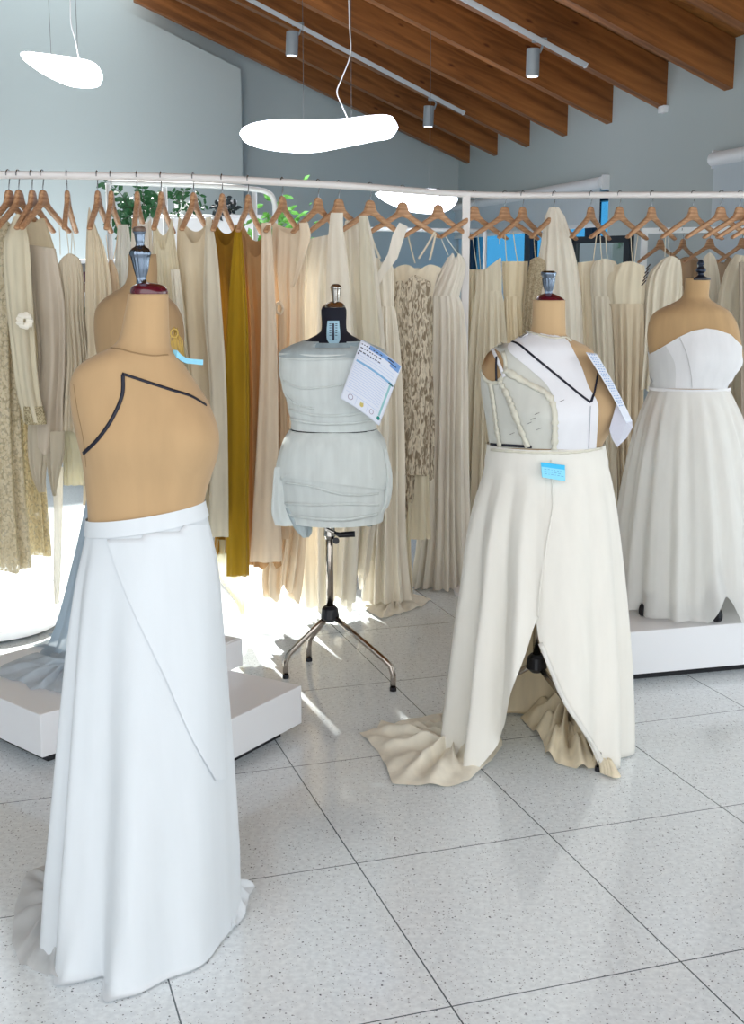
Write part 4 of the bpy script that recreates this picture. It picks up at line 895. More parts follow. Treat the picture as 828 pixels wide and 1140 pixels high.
# wrap-over panel with a slanting edge
prow = [(588, 116, 584, 229), (640, 133, 640, 239), (700, 158, 700, 243.5), (760, 186, 760, 246), (820, 212, 820, 248.5), (868, 238, 868, 250)]
mk('wrap_panel', patch(bs, prow, 18, 40, .0042), WS, sk)
TRN = cl((226, 226, 226), .3, .35, var=.02)
mk('train', floor_cloth([(50, 965), (30, 972), (17, 1010), (13, 1050), (22, 1075), (45, 1085), (72, 1092), (95, 1040), (90, 990)], 0, 11, .03, centre=(75, 1010)), TRN, sk)
mk('train', floor_cloth([(245, 982), (258, 975), (275, 985), (284, 988), (277, 1000), (273, 1020), (262, 1035), (246, 1045), (225, 1030), (225, 1000)], 0, 12, .05, centre=(240, 1005)), WS, sk)
# blue paper tag at shoulder + yellow cord
tp = thing('paper_tag', 'light blue curled paper tag pinned behind the front dress form shoulder', 'tag', PY(200, 402, Y1+.03))
P_ = [PY(x, y, Y1+yy) for x, y, yy in ((190, 396, .0), (193, 393, -.012), (197, 394, -.02), (201, 398, -.015), (207, 401.5, 0), (215, 402.5, .015), (226, 403.5, .03))]
mb = MB(); mb.ribbon(P_, [.012, .014, .016, .014, .012, .011, .012], .0008, side=(.1, -.25, 1)); mb.build('paper_strip', plain('tag_blue', (140, 205, 232), .7), tp, smooth=False)
MB().tube([PY(192, 394, Y1+.02), PY(189, 398, Y1+.0)], .0015, 6).build('pin', m_steel, tp)
# ------------------------------------------------------------------ mannequin 5 behind, with grey-blue gown
Y5 = 4.35; c5 = Vector((XW(155, Y5, .9), Y5, 0)); c5b = Vector((c5.x, c5.y, .178))
t5 = thing('dress_form', 'second beige dress form half hidden behind the front one, on the left platform', 'dress form', c5b)
rows = [(283, 143, 174, .9), (300, 143, 175, .9), (318, 138, 176, .9), (328, 122, 184, .8), (340, 109, 196, .7), (355, 105, 203, .62), (380, 106, 205, .6), (420, 112, 200, .62), (470, 116, 190, .66), (520, 112, 194, .7), (560, 108, 200, .7)]
V, Fc = shell(rings_px(rows, Y5, .7, 0, 60), M=96, capt=True, capb=True, power=2.1); to5 = mk('torso', (V, Fc), m_form2, t5)
stand(c5, .9, .42, [c5+Vector((.22*math.cos(a), .22*math.sin(a), 0.178)) for a in (.3, 2.4, 4.5)], m_chrome, zb=.178, parent=t5)
bv5 = bvh_of(to5)
GB = cl((172, 188, 202), .25, .12, var=.05); 
g5 = thing('evening_gown', 'grey blue chiffon gown whose train spills over the left platform', 'gown', c5b)
rows = [(500, 108, 196), (540, 101, 205), (575, 95, 212), (620, 86, 222), (680, 72, 232), (715, 60, 236), (738, 46, 238)]
V, Fc = shell(rings_px(rows, Y5-.1, .75, 0, 40), M=160, fold=folds(51, 13, .018, .9), zmin=.186); mk('gown_skirt', (V, Fc), GB, g5)
mk('train', floor_cloth([(75, 728), (50, 728), (22, 734), (2, 742), (-6, 752), (10, 758), (28, 762), (34, 770), (50, 768), (62, 773), (90, 773), (140, 770), (150, 740)], .178, 15, .035, centre=(80, 748), ridge=7), cl((208, 220, 230), .25, .3, var=.05), g5)
# yellow raffia tassel on the shoulder
mb = MB(); rg = random.Random(2); tz = thing('raffia_tassel', 'yellow thread tassel hanging by the neck of the front dress form', 'tassel', PY(196, 385, Y5-.2))
for i in range(14):
    a = PY(195+rg.uniform(-2, 2), 365+rg.uniform(-1, 4), Y5-.18); b = PY(190+i*1.0, 380+rg.uniform(-5, 5), Y5-.2); c_ = PY(191+i*1.1, 397+rg.uniform(-5, 4), Y5-.19); mb.tube([a, b, c_], .0016, 5)
mb.tube([PY(190+4*math.cos(x)+4, 371+5*math.sin(x), Y5-.2) for x in np.linspace(0, 6.28, 14)], .003, 6); mb.build('threads', plain('raffia', (205, 172, 92), .8), tz, smooth=True)

# ------------------------------------------------------------------ mannequin 3 (centre, padded)
Y3m = 4.42; c3 = Vector((XW(366.5, Y3m, .6), Y3m, 0))
t3 = thing('dress_form', 'black necked dress form on a chrome tripod in the middle of the photo', 'dress form', c3)
rows = [(341, 359, 384, .9), (344, 357.5, 385.5, .9), (368, 357.5, 386, .9), (373, 352, 391, .85), (378, 342, 400, .75), (385, 328, 414, .62), (395, 317, 426, .6), (420, 315, 428, .62), (450, 322, 424, .68), (470, 326, 416, .72), (500, 321, 422, .72), (540, 318, 427, .72), (570, 320, 424, .72), (578, 322, 422, .72)]
V, Fc = shell(rings_px(rows, Y3m, .7, 0, 60), M=96, capt=True, capb=True, power=2.1); to3 = mk('torso', (V, Fc), plain('navy_jersey', (10, 12, 30), .85), t3)
finial_px([(317, 369, 378), (318.5, 368, 379.5), (320, 367.5, 380), (322, 368, 379.5), (330, 369, 378.5), (336, 370, 377.5)], Y3m, m_chrome, t3, 'finial')
finial_px([(316, 371, 376.5), (317, 369.5, 378), (319, 368.5, 379.2)], Y3m-.001, m_capb, t3, 'finial_cap')
finial_px([(335.5, 368, 378), (337, 364, 381), (339, 361, 383), (342, 359, 384.5)], Y3m, m_chrome, t3, 'neck_dome')
bv3 = bvh_of(to3)
lb = thing('x', 'x', 'x', (0, 0, 0)); bpy.data.objects.remove(lb)
sc_ = mk('size_scale', patch(bv3, [(357, 365, 357, 377), (365, 364.3, 365, 377.6), (377, 363.8, 377, 378.6), (382, 366, 382, 377), (386, 368, 386, 375)], 10, 20, .004), plain('scale_blue', (160, 196, 214), .5), t3)
bsc = bvh_of(sc_)
mb = MB(); vf = tape(bsc, [(371, 360), (371, 379)], .0065, .001, smooth=False); mb.add(*vf)
for i, yy in enumerate((360.5, 362.5, 365, 367.5, 370.5, 373.5, 378.5)):
    for s in (-1, 1): mb.add(*tape(bsc, [(371+s*2.2, yy), (371+s*4.4, yy)], .0022, .001, smooth=False))
for s in (-1, 1): mb.add(*tape(bsc, [(371+s*.8, 382.5), (371+s*2.6, 382.5)], .0018, .001, smooth=False))
mb.build('scale_marks', plain('scale_ink', (22, 20, 50), .6), sc_)
ft = [PZ(437.5, 769, 0), PZ(318, 755, 0), PZ(344, 736, 0)]
zh = PY(365, 683, Y3m).z
stand(c3, PY(366, 575, Y3m).z, zh, ft, plain('warm_steel', (178, 168, 158), .2, 1), rp=.0135, parent=t3)
# clamp and lever under torso
cz = PY(370, 596, Y3m)
MB().lathe([(.02, cz.z+.035), (.022, cz.z), (.018, cz.z-.012)], (c3.x, c3.y, 0), 20).build('clamp_collar', m_chrome, t3)
MB().tube([PY(362, 584, Y3m-.03), PY(363, 589, Y3m-.03), PY(370, 592, Y3m-.03), PY(378, 595, Y3m-.03)], .006, 10).build('clamp_rod', m_chrome, t3, smooth=True)
MB().tube([PY(372, 593, Y3m-.035), PY(378, 595.5, Y3m-.035), PY(386, 595, Y3m-.035), PY(395, 594.5, Y3m-.035)], [.005, .010, .011, .011], 12).build('clamp_lever', m_black, t3, smooth=True)
MB().tube([PY(374, 602, Y3m-.03), PY(374, 602, Y3m-.01)], .012, 16).build('clamp_knob', m_black, t3)
# muslin wraps
MU1 = cl((228, 234, 232), .15, rough=.9, weave=.5, var=.05); MU2 = cl((188, 200, 203), .15, rough=.9, weave=.5, var=.08)
dr = thing('draped_toile', 'pale blue grey muslin toile wrapped round the middle dress form', 'toile', (c3.x, c3.y, .6))
def wf(seed, n, A):
    rg = random.Random(seed); a = [rg.uniform(0, 6.28) for _ in range(4)]
    return lambda ph, t: A*(.5*math.sin(2*ph+a[0]+n*t)+.5*math.sin(n*6.28*t+1.5*math.sin(ph+a[1]))+.3*math.sin(5*ph+a[2]+4*t))
rb = [(392, 313, 427, .66), (398, 312.5, 428, .66), (420, 314, 431, .68), (445, 321, 428, .72), (462, 325, 419, .74), (477, 327, 416, .74)]
V, Fc = shell(rings_px(rb, Y3m, .7, 0, 30), M=120, fold=wf(3, 4, .003), off=.008, ztop=lambda u, ph: .0); bbd = bvh_of(mk('bodice_wrap', (V, Fc), MU1, dr))
V, Fc = shell(rings_px([(379, 340, 402, .78), (384, 327, 414, .68), (389, 317, 424, .66), (396, 312, 429, .68)], Y3m, .7, 0, 12), M=120, fold=wf(4, 2, .002), off=.009, ztop=lambda u, ph: -.028 if abs(u) < .45 and abs(ph) < 1.6 else .02*0)
mk('shoulder_yoke', (V, Fc), MU2, dr)
for pts, w in (([(314, 399), (345, 400), (385, 399), (426, 400)], .008), ([(316, 424), (335, 432), (360, 431), (380, 428)], .007), ([(320, 455), (350, 462), (385, 462), (424, 455)], .008), ([(322, 466), (350, 471), (390, 471), (421, 466)], .009), ([(318, 440), (330, 450), (350, 455)], .006)):
    mk('fold_ridge', tape(bbd, pts, w, .0035, wig=.15, seed=int(pts[0][1])), MU1, dr)
mk('neck_wrap', patch(bv3, [(384, 350, 384, 398), (391, 351, 391, 396), (399, 353, 399, 394)], 16, 10, .0125), cl((150, 166, 174), .15, rough=.9, weave=.5, var=.12), dr)
# hip wraps, layered
rh = [(478, 326, 416, .74), (490, 319, 424, .76), (505, 313, 428, .76), (530, 311, 429, .76), (560, 316, 427, .76), (579, 319, 424, .74)]
V, Fc = shell(rings_px(rh, Y3m, .7, 0, 30), M=120, fold=wf(5, 3, .004), off=.010); hipo = mk('hip_wrap', (V, Fc), MU1, dr); bh = bvh_of(hipo)
mk('upper_flap', patch(bh, [(481, 327, 481, 414), (492, 319, 492, 421), (508, 315, 508, 426), (524, 313, 524, 428), (531, 313, 545, 429)], 30, 24, .006, .0008), MU1, dr)
def arc_tape(pts, w, m, nm='fold_edge'): mk(nm, tape(bh, pts, w, .004, wig=.2, seed=int(pts[0][1])), m, dr)
arc_tape([(313, 533), (330, 522), (355, 517), (385, 519), (410, 529), (422, 541)], .009, MU1)
arc_tape([(318, 537), (345, 541), (375, 549), (400, 551), (421, 549)], .008, MU1)
arc_tape([(318, 560), (350, 562), (385, 561), (421, 562)], .010, MU1)
arc_tape([(319, 572), (350, 577), (385, 578), (420, 572)], .012, MU1)
mk('waist_tape', tape(bh, [(329, 479), (350, 480.5), (371, 481), (395, 480.5), (413, 479)], .004, .003), m_navy, dr)
for i, (rws, mm) in enumerate((([(520, 306, 318), (545, 305, 316), (570, 304, 322), (585, 308, 330)], MU1), ([(565, 316, 336), (580, 322, 346), (592, 330, 347), (598, 337, 343)], MU2), ([(500, 420, 431), (530, 422, 437), (560, 421, 434), (575, 414, 424)], MU1), ([(572, 405, 420), (582, 408, 416), (586, 410, 413)], MU2))):
    sheet_panel('loose_flap', rws, Y3m-.07 if i < 2 else Y3m-.05, mm, dr, k=4, amp=.006, seed=60+i)
# paper sheet pinned to shoulder
def paper(name, label, corners, Yc_, Yd, curl, nx=20, ny=26):
    """corners TL,TR,BR,BL in the image, with depth offsets"""
    TL, TR, BR, BL = [PY(x, y, Yc_+d) for (x, y), d in zip(corners, Yd)]
    V = []; Fc = []; n = (TR-TL).cross(BL-TL).normalized()
    if n.dot(CAM-TL) < 0: n = -n
    def at(u, v, off=0):
        p = TL.lerp(TR, u).lerp(BL.lerp(BR, u), v); return p+n*(curl(u, v)+off)
    for k in (0, -.0006):
        for j in range(ny+1):
            for i in range(nx+1): V.append(at(i/nx, j/ny, k))
    w = nx+1; b = w*(ny+1)
    for j in range(ny):
        for i in range(nx): Fc.append((j*w+i, j*w+i+1, (j+1)*w+i+1, (j+1)*w+i)); Fc.append((b+j*w+i, b+(j+1)*w+i, b+(j+1)*w+i+1, b+j*w+i+1))
    for i in range(nx): Fc.append((i, b+i, b+i+1, i+1)); Fc.append((ny*w+i, ny*w+i+1, b+ny*w+i+1, b+ny*w+i))
    for j in range(ny): Fc.append((j*w, (j+1)*w, b+(j+1)*w, b+j*w)); Fc.append((j*w+nx, b+j*w+nx, b+(j+1)*w+nx, (j+1)*w+nx))
    return at, (V, Fc)
def strip(at, u0, v0, u1, v1, w, off=.0006, n=14, vertical=False):
    """mark on paper: line of width w (in uv) from (u0,v0) to (u1,v1)"""
    V = []; Fc = []
    dx, dy = u1-u0, v1-v0; l = math.hypot(dx, dy) or 1; px, py = -dy/l*w/2, dx/l*w/2
    for i in range(n+1):
        f = i/n; u = u0+dx*f; v = v0+dy*f
        V += [at(u+px, v+py, off), at(u-px, v-py, off)]
    for i in range(n): Fc.append((2*i, 2*i+1, 2*i+3, 2*i+2))
    return V, Fc
m_paper = plain('paper_white', (226, 232, 246), .6); inkb = plain('ink_blue', (120, 160, 215), .7); inkd = plain('ink_dark', (40, 46, 72), .7); inkg = plain('ink_green', (24, 140, 130), .7)
inkp = plain('ink_pale', (182, 200, 232), .7); inky = plain('ink_yellow', (205, 190, 110), .7); inkt = plain('ink_teal_pale', (150, 200, 205), .7); inkm = plain('ink_mauve', (140, 120, 150), .7)
Yp = Y3m-.19
at, vf = paper('p', '', [(402, 378), (447, 408), (422, 474), (378.5, 443)], Yp, (.06, .05, 0, -.01), lambda u, v: .018*math.sin(math.pi*u)*(1)+.004*math.sin(3*v))
pt = thing('order_sheet', 'printed order sheet pinned to the shoulder of the middle dress form', 'paper', at(.05, .05))
mk('sheet', vf, m_paper, pt)
def marks(name, L_, mat, par):
    mb = MB(); [mb.add(*l) for l in L_]; return mb.build(name, mat, par, smooth=False)
marks('header_block', [strip(at, .22, .045, .98, .045, .07), strip(at, .75, .10, .98, .10, .05)], inkb, pt)
rg = random.Random(4)
L_ = []
for v in (.055, .115, .175): 
    u = .04
    while u < .5: w = rg.uniform(.02, .07); L_.append(strip(at, u, v, u+w, v, .016, n=2)); u += w+.025
L_.append(strip(at, .66, .035, .82, .035, .02, .0009)); L_.append(strip(at, .70, .075, .9, .075, .014, .0009)); L_.append(strip(at, .025, .22, .06, .22, .03))
marks('small_print', L_, inkd, pt)
marks('blue_band', [strip(at, .05, .335, .93, .345, .035)], plain('ink_band', (130, 180, 220), .7), pt)
marks('ruled_lines', [strip(at, .05, v, .92, v, .006) for v in (.19, .235, .28)]+[strip(at, .05, .38+i*.036, .84, .38+i*.036, .006) for i in range(12)]+[strip(at, .06, .84, .84, .84, .006), strip(at, .34, .84, .34, .97, .006, n=4), strip(at, .62, .84, .62, .97, .006, n=4)], inkp, pt)
marks('green_bar', [strip(at, .91, .37, .91, .88, .045, n=20)], inkt, pt); marks('green_tab', [strip(at, .86, .355, .98, .355, .025, .001)], plain('ink_teal', (40, 100, 110), .7), pt)
def disc(at, u, v, r, off=.0008, ring=0, asp=.72, n=20):
    V = []; Fc = []
    for i in range(n):
        a = 2*math.pi*i/n; V.append(at(u+r*math.cos(a), v+r*asp*math.sin(a), off)); V.append(at(u+(r-ring)*math.cos(a) if ring else u, v+(r-ring)*asp*math.sin(a) if ring else v, off))
    for i in range(n): j = (i+1) % n; Fc.append((2*i, 2*j, 2*j+1, 2*i+1))
    return V, Fc
marks('green_dot', [disc(at, .92, .915, .04)], inkg, pt); marks('round_stamps', [disc(at, .2, .90, .06, ring=.012), disc(at, .73, .905, .05, ring=.01)], inkm, pt)
marks('yellow_mark', [disc(at, .48, .91, .045), strip(at, .44, .87, .46, .93, .02), strip(at, .5, .87, .5, .93, .02)], inky, pt)

# ------------------------------------------------------------------ mannequin 2 (ivory, centre right)
Y2m = 3.75; c2 = Vector((XW(611, Y2m, .9), Y2m, 0))
hub2 = PY(597, 738, Y2m-.0); cs = Vector((hub2.x, hub2.y, 0))
t2 = thing('dress_form', 'tan dress form with silver fluted finial wearing the half-finished ivory bodice', 'dress form', cs)
rows = [(334, 593, 629, .95), (350, 592.5, 629, .95), (366, 591, 629.5, .95), (374, 586, 631, .9), (380, 572, 642, .8), (386, 556, 654, .7), (394, 544, 662, .64), (404, 538, 668, .62), (420, 536, 675, .62), (440, 538, 684, .66), (455, 540, 685.5, .7), (470, 543, 681, .7), (485, 545, 674, .7), (497, 546, 669, .7), (520, 548, 667, .68)]
zb2 = PY(640, 450, Y2m).z
dsp2 = lambda ph, z: gauss(ph, z, .85, zb2, .45, .09, .03)+gauss(ph, z, -.15, zb2-.01, .5, .09, .03)
V, Fc = shell(rings_px(rows, Y2m, .7, 0, 80), M=120, disp=dsp2, capt=True, capb=True, power=2.1); to2 = mk('torso', (V, Fc), cl((190, 160, 122), 0, rough=.9, weave=.2, wscale=700, var=.03), t2); bv2 = bvh_of(to2)
finial_px([(301.5, 605, 616), (303, 602, 619), (306, 602, 619), (309, 603.5, 618), (318, 605, 616), (325, 607, 614), (327, 606.5, 614.5), (331, 607, 614)], Y2m, m_pewter, t2, 'finial', .002, 12)
finial_px([(326.5, 606, 615), (328.5, 601, 620), (331, 598, 625), (334.5, 596.5, 629)], Y2m, m_wine, t2, 'neck_cap')
stand(cs, .75, hub2.z, [PZ(666, 858, 0), cs+Vector((-.17, .22, 0)), PZ(604, 800, .0)+Vector((.02, .3, 0))], plain('warm_steel', (178, 168, 158), .2, 1), rp=.013, parent=t2)
IVB = cl((214, 214, 206), .12, rough=.85, weave=.35, var=.03); IVW = cl((236, 236, 240), .12, rough=.85, weave=.3, var=.015); IVC = cl((228, 224, 208), .15, rough=.85, weave=.3)
bd = thing('draft_bodice', 'half-finished ivory muslin bodice with raw seams and navy tape on the tan form', 'bodice', (c2.x, c2.y, 1.0))
side = mk('side_panel', patch(bv2, [(384, 557, 384, 592), (400, 541, 400, 600), (425, 537, 425, 622), (450, 540, 450, 626), (475, 544, 475, 622), (498, 547, 499, 620)], 40, 40, .006), IVB, bd)
fp = mk('front_panel', patch(bv2, [(370, 588, 376, 620), (378, 578, 381, 630), (390, 566, 392, 637), (410, 588, 410, 646), (430, 608, 432, 654), (450, 617, 450, 664), (475, 618, 475, 663.5), (499, 616, 500, 661)], 40, 50, .009), IVW, bd)
bf = bvh_of(fp); bsd = bvh_of(side)
# arm opening
ao = [(560, 392), (563, 405), (561, 418), (552, 426), (542, 424), (536, 414), (535, 402), (540, 393), (550, 388), (560, 392)]
mk('armhole', tape(bsd, ao, .012, .003, wig=.1), IVC, bd)
Va = []; inner = []
cx_, cy_ = 548.5, 407
V = []; Fc = []; ar = [(389.5, 548, 552), (393, 543, 556.5), (398, 539.5, 559), (405, 537, 561), (412, 537, 560.5), (418, 539.5, 558.5), (423, 544, 554), (424.5, 548, 551)]
mk('armhole_opening', patch(bsd, [(y, a, y, b) for y, a, b in ar], 16, 24, .0022), cl((168, 138, 102), 0), bd)
bsx = BVHTree.FromPolygons([v for v in side.data.vertices and [v.co+ORG[side.name] for v in side.data.vertices]], [tuple(p.vertices) for p in side.data.polygons])
mk('strap_tape', tape(bsd, [(549, 390), (554, 400), (559, 412), (562, 420)], .010, .006), IVW, bd)
mk('tape_line', tape(bsd, [(554, 398), (553.5, 410), (554, 424)], .006, .008), m_navy, bd)
for i, (pts, w) in enumerate((([(547, 427), (551, 450), (554, 475), (558, 497)], .016), ([(557, 424), (567, 443), (576, 466), (588, 497)], .017), ([(563, 412), (588, 428), (608, 440), (616, 456), (617, 478), (616, 499)], .018), ([(547, 389), (556, 386), (572, 378), (588, 373)], .010))):
    mk('raw_seam', tape(bsd if i < 2 else bv2, pts, w, .0075 if i != 2 else .012, wig=.4, seed=i+20), IVC, bd)
mk('tape_line', tape(bf, [(567, 379.5), (578, 384), (600, 402), (622, 420), (645, 439), (657, 448)], .0065), m_navy, bd)
mk('tape_line', tape(bf, [(657, 448), (661, 436), (663, 418)], .0055), m_navy, bd)
L2 = tape(bv2, [(657, 448), (660.5, 436), (663, 417)], .0055, .011); mk('tape_line', L2, m_navy, bd)
mk('waist_tape', tape(bsd, [(547, 494.5), (566, 495.5), (592, 497)], .008, .004), m_navy, bd)
mk('panel_seam', tape(bf, [(657, 452), (656, 476), (655, 499)], .0022, .0012), plain('seam_grey', (170, 172, 180), .9), bd)
mk('neck_edge', tape(bv2, [(588, 370), (596, 374), (606, 378), (618, 380), (628, 379), (634, 383)], .006, .012, wig=.5, seed=9), IVC, bd)
for i, (x, y) in enumerate(((592, 466), (596, 461), (588, 470), (598, 476), (570, 482), (621, 449))):
    h, n = hit(bsd if x < 610 else bv2, x, y, .014)
    if h is not None: MB().tube([h, h+Vector((.014, 0, .006))], .0007, 5).build('pin', m_steel, bd)
# ivory long skirt with front slit
IS = cl((240, 237, 229), .15, rough=.7, weave=.2, var=.02); ISL = cl((238, 224, 196), .12, rough=.8, weave=.2)
sk2 = thing('slit_skirt', 'long ivory skirt with a high front slit and train on the tan dress form', 'skirt', (c2.x, c2.y, 0))
rows = [(494, 545, 671, .74), (506, 543.5, 673, .74), (530, 538, 679, .78), (560, 529, 684, .84), (600, 521, 688, .9), (650, 516, 692, .96), (700, 510, 695, 1.0), (750, 505, 697, 1.02), (800, 498, 698.5, 1.02), (838, 493, 697, 1.0), (856, 492, 690, .98)]
R = rings_px(rows, Y2m, .8, 0, 60)
R = [(z, cx, cy, a+.004, b+.008, q) if i < 4 else (z, cx, cy, a, b, q) for i, (z, cx, cy, a, b, q) in enumerate(R)]
YR = [rows[0][0]+(rows[-1][0]-rows[0][0])*i/59 for i in range(60)]
def edge_l(y): return float(np.interp(y, [498, 680, 700, 725, 773, 810, 850, 880], [608, 603, 594, 587, 573, 565, 545, 530]))
def edge_r(y): return float(np.interp(y, [498, 690, 714, 751, 780, 804, 830, 847, 866], [600, 596, 599.5, 613, 626, 640, 656, 668, 676]))
def rng2(t):
    i = min(59, int(round(t*59))); y = YR[i]; z, cx, cy, a, b, _ = R[i]
    yfront = Y2m-b; y = 570-F*math.tan(math.atan((z-1.5)/yfront)+PT)
    xl = XW(edge_l(y), yfront, z); xr = XW(edge_r(y), yfront, z)
    pl = math.asin(max(-.95, min(.95, (xl-cx)/a))); pr = math.asin(max(-.95, min(.95, (xr-cx)/a)))
    return pr, pl+2*math.pi
def f2(ph, t):
    p = ph if ph < math.pi else ph-2*math.pi
    d = 0
    for p0, w, A in ((-1.3, .10, .03), (-1.08, .09, -.034), (-.84, .08, .036), (-.62, .07, -.038), (-.40, .08, .034), (-.22, .06, -.02), (.22, .2, .012), (.55, .1, -.02), (.8, .09, .018), (1.02, .09, -.018), (1.25, .1, .018)):
        d += A*math.exp(-((p-p0)/w)**2)
    if abs(p) > 1.6: d += .02*math.sin(9*p)
    return d*min(1, max(0, t-.05)*1.6)+.0008*ph
V, Fc = shell(R, M=220, fold=f2, rng=rng2, zmin=.005)
outer = mk('skirt_panel', (V, Fc), IS, sk2); bo = bvh_of(outer)
# darker lining: inner sheet seen through the slit
Ri = [(z, cx, cy, a*.86, b*.86, 0) for (z, cx, cy, a, b, _) in R[30:]]
V, Fc = shell(Ri, M=120, fold=lambda ph, t: .012*math.sin(8*ph), rng=lambda t: (.85-.25*t, 2*math.pi-1.5), zmin=.008); mk('lining', (V, Fc), ISL, sk2)
mk('lining_pool', floor_cloth([(579, 800), (590, 812), (604, 826), (607, 840), (622, 852), (645, 858), (664, 856), (675, 845), (680, 815), (650, 790), (610, 785)], 0, 31, .10, centre=(632, 812), ridge=6), ISL, sk2)
# turned back right edge
mk('slit_facing', tape(bo, [(602, 716), (616, 752), (629, 781), (645, 806), (660, 830), (671, 850)], .014, .004, wig=.1), cl((240, 238, 232), .2), sk2)
mb = MB(); 
for i in range(4):
    p = PZ(672+i*4, 862+i*1.5, .0); mb.add(*shell([(.045, p.x-.01, p.y+.04, .006, .012, .3), (.02, p.x, p.y+.01, .012, .015, .3), (.004, p.x+.004, p.y, .016, .012, .3)], M=14))
mb.build('gathered_corner', cl((234, 222, 196), .2), sk2, smooth=True)
mk('centre_seam', tape(bo, [(613, 512), (615, 545), (615, 565), (611, 590), (606, 620), (601, 655), (599, 688)], .006, .002, wig=.4, seed=3), IS, sk2)
mk('waist_edge', tape(bo, [(547, 500.5), (575, 503), (603, 504), (640, 503.5), (669, 499)], .007, .003, wig=.3, seed=5), IVC, sk2)
# train
mk('train', floor_cloth([(400, 817), (412, 829), (421, 838), (430, 856), (437, 874), (470, 876), (500, 877), (520, 872), (545, 850), (560, 830), (545, 800), (500, 795), (470, 800), (455, 801), (440, 808), (424, 803), (420, 812)], 0, 41, .045, centre=(505, 835), ridge=8, rings=22), cl((240, 233, 216), .1, rough=.75, weave=.2), sk2)
V = []; 
# sticky note
sn = hit(bo, 616, 524, .01)[0]
at, vf = paper('s', '', [(601.5, 514.5), (629, 518), (629, 536), (603, 531.5)], sn.y-.012, (0, 0, -.012, -.012), lambda u, v: .003*v*v)
st = thing('sticky_note', 'small bright blue sticky note on the waist of the ivory skirt', 'note', at(.5, .1)); mk('note_paper', vf, plain('note_light', (140, 218, 246), .7), st)
marks('note_band', [strip(at, .02, .15, .98, .15, .28)], plain('note_blue', (60, 186, 236), .7), st)
rg = random.Random(6); L_ = []
for v in (.42, .58, .72): 
    u = .12
    while u < .85: w = rg.uniform(.04, .12); L_.append(strip(at, u, v, u+w, v+rg.uniform(-.02, .02), .025, .0008, n=2)); u += w+.06
marks('handwriting', L_, plain('note_ink', (70, 130, 190), .7), st)
# second paper at right shoulder, seen almost edge-on
Yq = Y2m-.16
at, vf = paper('q', '', [(652, 392), (664, 393.5), (703.5, 469), (697, 471)], Yq, (.0, .10, .10, -.0), lambda u, v: 0.004*math.sin(3*v))
q2 = thing('order_sheet', 'printed sheet seen nearly edge-on at the right shoulder of the ivory bodice', 'paper', at(.1, .1)); mk('sheet', vf, m_paper, q2)
rg = random.Random(9); L_ = []
for j in range(22):
    v = .03+j*.035; u = .15
    while u < .8: w = rg.uniform(.08, .2); L_.append(strip(at, u, v, u+w, v, .012, n=2)); u += w+.1
marks('small_print', L_, inkb, q2)
V = [PY(697, 470, Yq), PY(703.5, 468.5, Yq+.1), PY(704, 476, Yq+.11), PY(697, 488, Yq+.08), PY(687, 498, Yq+.04), PY(681, 488, Yq+.03), PY(678, 478, Yq+.02), PY(686, 450, Yq+.02)]
V2 = [v+Vector((0, .001, 0)) for v in V]; n = len(V)
mk('curled_lower_part', (V+V2, [tuple(range(n)), tuple(range(2*n-1, n-1, -1))]+[(i, (i+1) % n, n+(i+1) % n, n+i) for i in range(n)]), plain('paper_back', (200, 200, 212), .7), q2, smooth=False)

# ------------------------------------------------------------------ mannequin 4 (right, tulle gown)
Y4m = 4.72; ZP = .2; c4 = Vector((XW(768, Y4m, .9), Y4m, ZP))
t4 = thing('dress_form', 'bare shouldered tan dress form with small black finial at the right', 'dress form', c4)
rows = [(309.5, 763, 790, .95), (322, 762, 789, .95), (332, 758, 789, .92), (338, 748, 797, .82), (344, 735, 808, .7), (350, 727, 814, .64), (362, 722, 820, .6), (380, 721, 823, .62), (400, 724, 824, .66), (420, 726, 814, .68), (432, 726, 808, .7), (470, 716, 822, .72), (500, 714, 826, .72)]
zb4 = PY(780, 395, Y4m).z
dsp4 = lambda ph, z: gauss(ph, z, .8, zb4, .4, .08, .02)+gauss(ph, z, -.1, zb4, .4, .08, .02)
V, Fc = shell(rings_px(rows, Y4m, .7, 0, 70), M=110, disp=dsp4, capt=True, capb=True, power=2.1); to4 = mk('torso', (V, Fc), cl((182, 150, 110), 0, rough=.9, weave=.3, wscale=500, var=.05), t4); bv4 = bvh_of(to4)
finial_px([(289, 778.5, 781.5), (291, 777, 783), (294, 776, 784), (296, 777.5, 782.5), (299, 775, 785), (302, 774.5, 785.5), (304, 777, 783), (307, 776, 784), (309.5, 772, 788), (310.5, 771, 789)], Y4m, plain('dark_iron', (46, 54, 70), .3, .6), t4, 'finial')
MB().lathe([(.046, -.006), (.046, .003)], PY(777, 310, Y4m), 28).build('neck_plate', m_black, t4)
fcs = PZ(797.5, 692, ZP); fcs2 = PZ(720, 690, ZP)
stand(c4, .9, ZP+.16, [(fcs.x, fcs.y, ZP), (fcs2.x, fcs2.y+.05, ZP), (c4.x, c4.y+.28, ZP)], m_pewter, wheel=True, zb=ZP, parent=t4)
g4 = thing('tulle_gown', 'strapless ivory gown with satin bodice and full sheer tulle skirt on the right platform', 'gown', c4)
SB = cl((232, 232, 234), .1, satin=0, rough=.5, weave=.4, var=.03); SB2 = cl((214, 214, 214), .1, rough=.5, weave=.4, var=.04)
bo4 = mk('bodice', patch(bv4, [(394, 724.5, 394, 824), (405, 725, 405, 824.5), (418, 725.5, 418, 816), (432.5, 726, 432.5, 808.5)], 50, 26, .007), SB, g4)
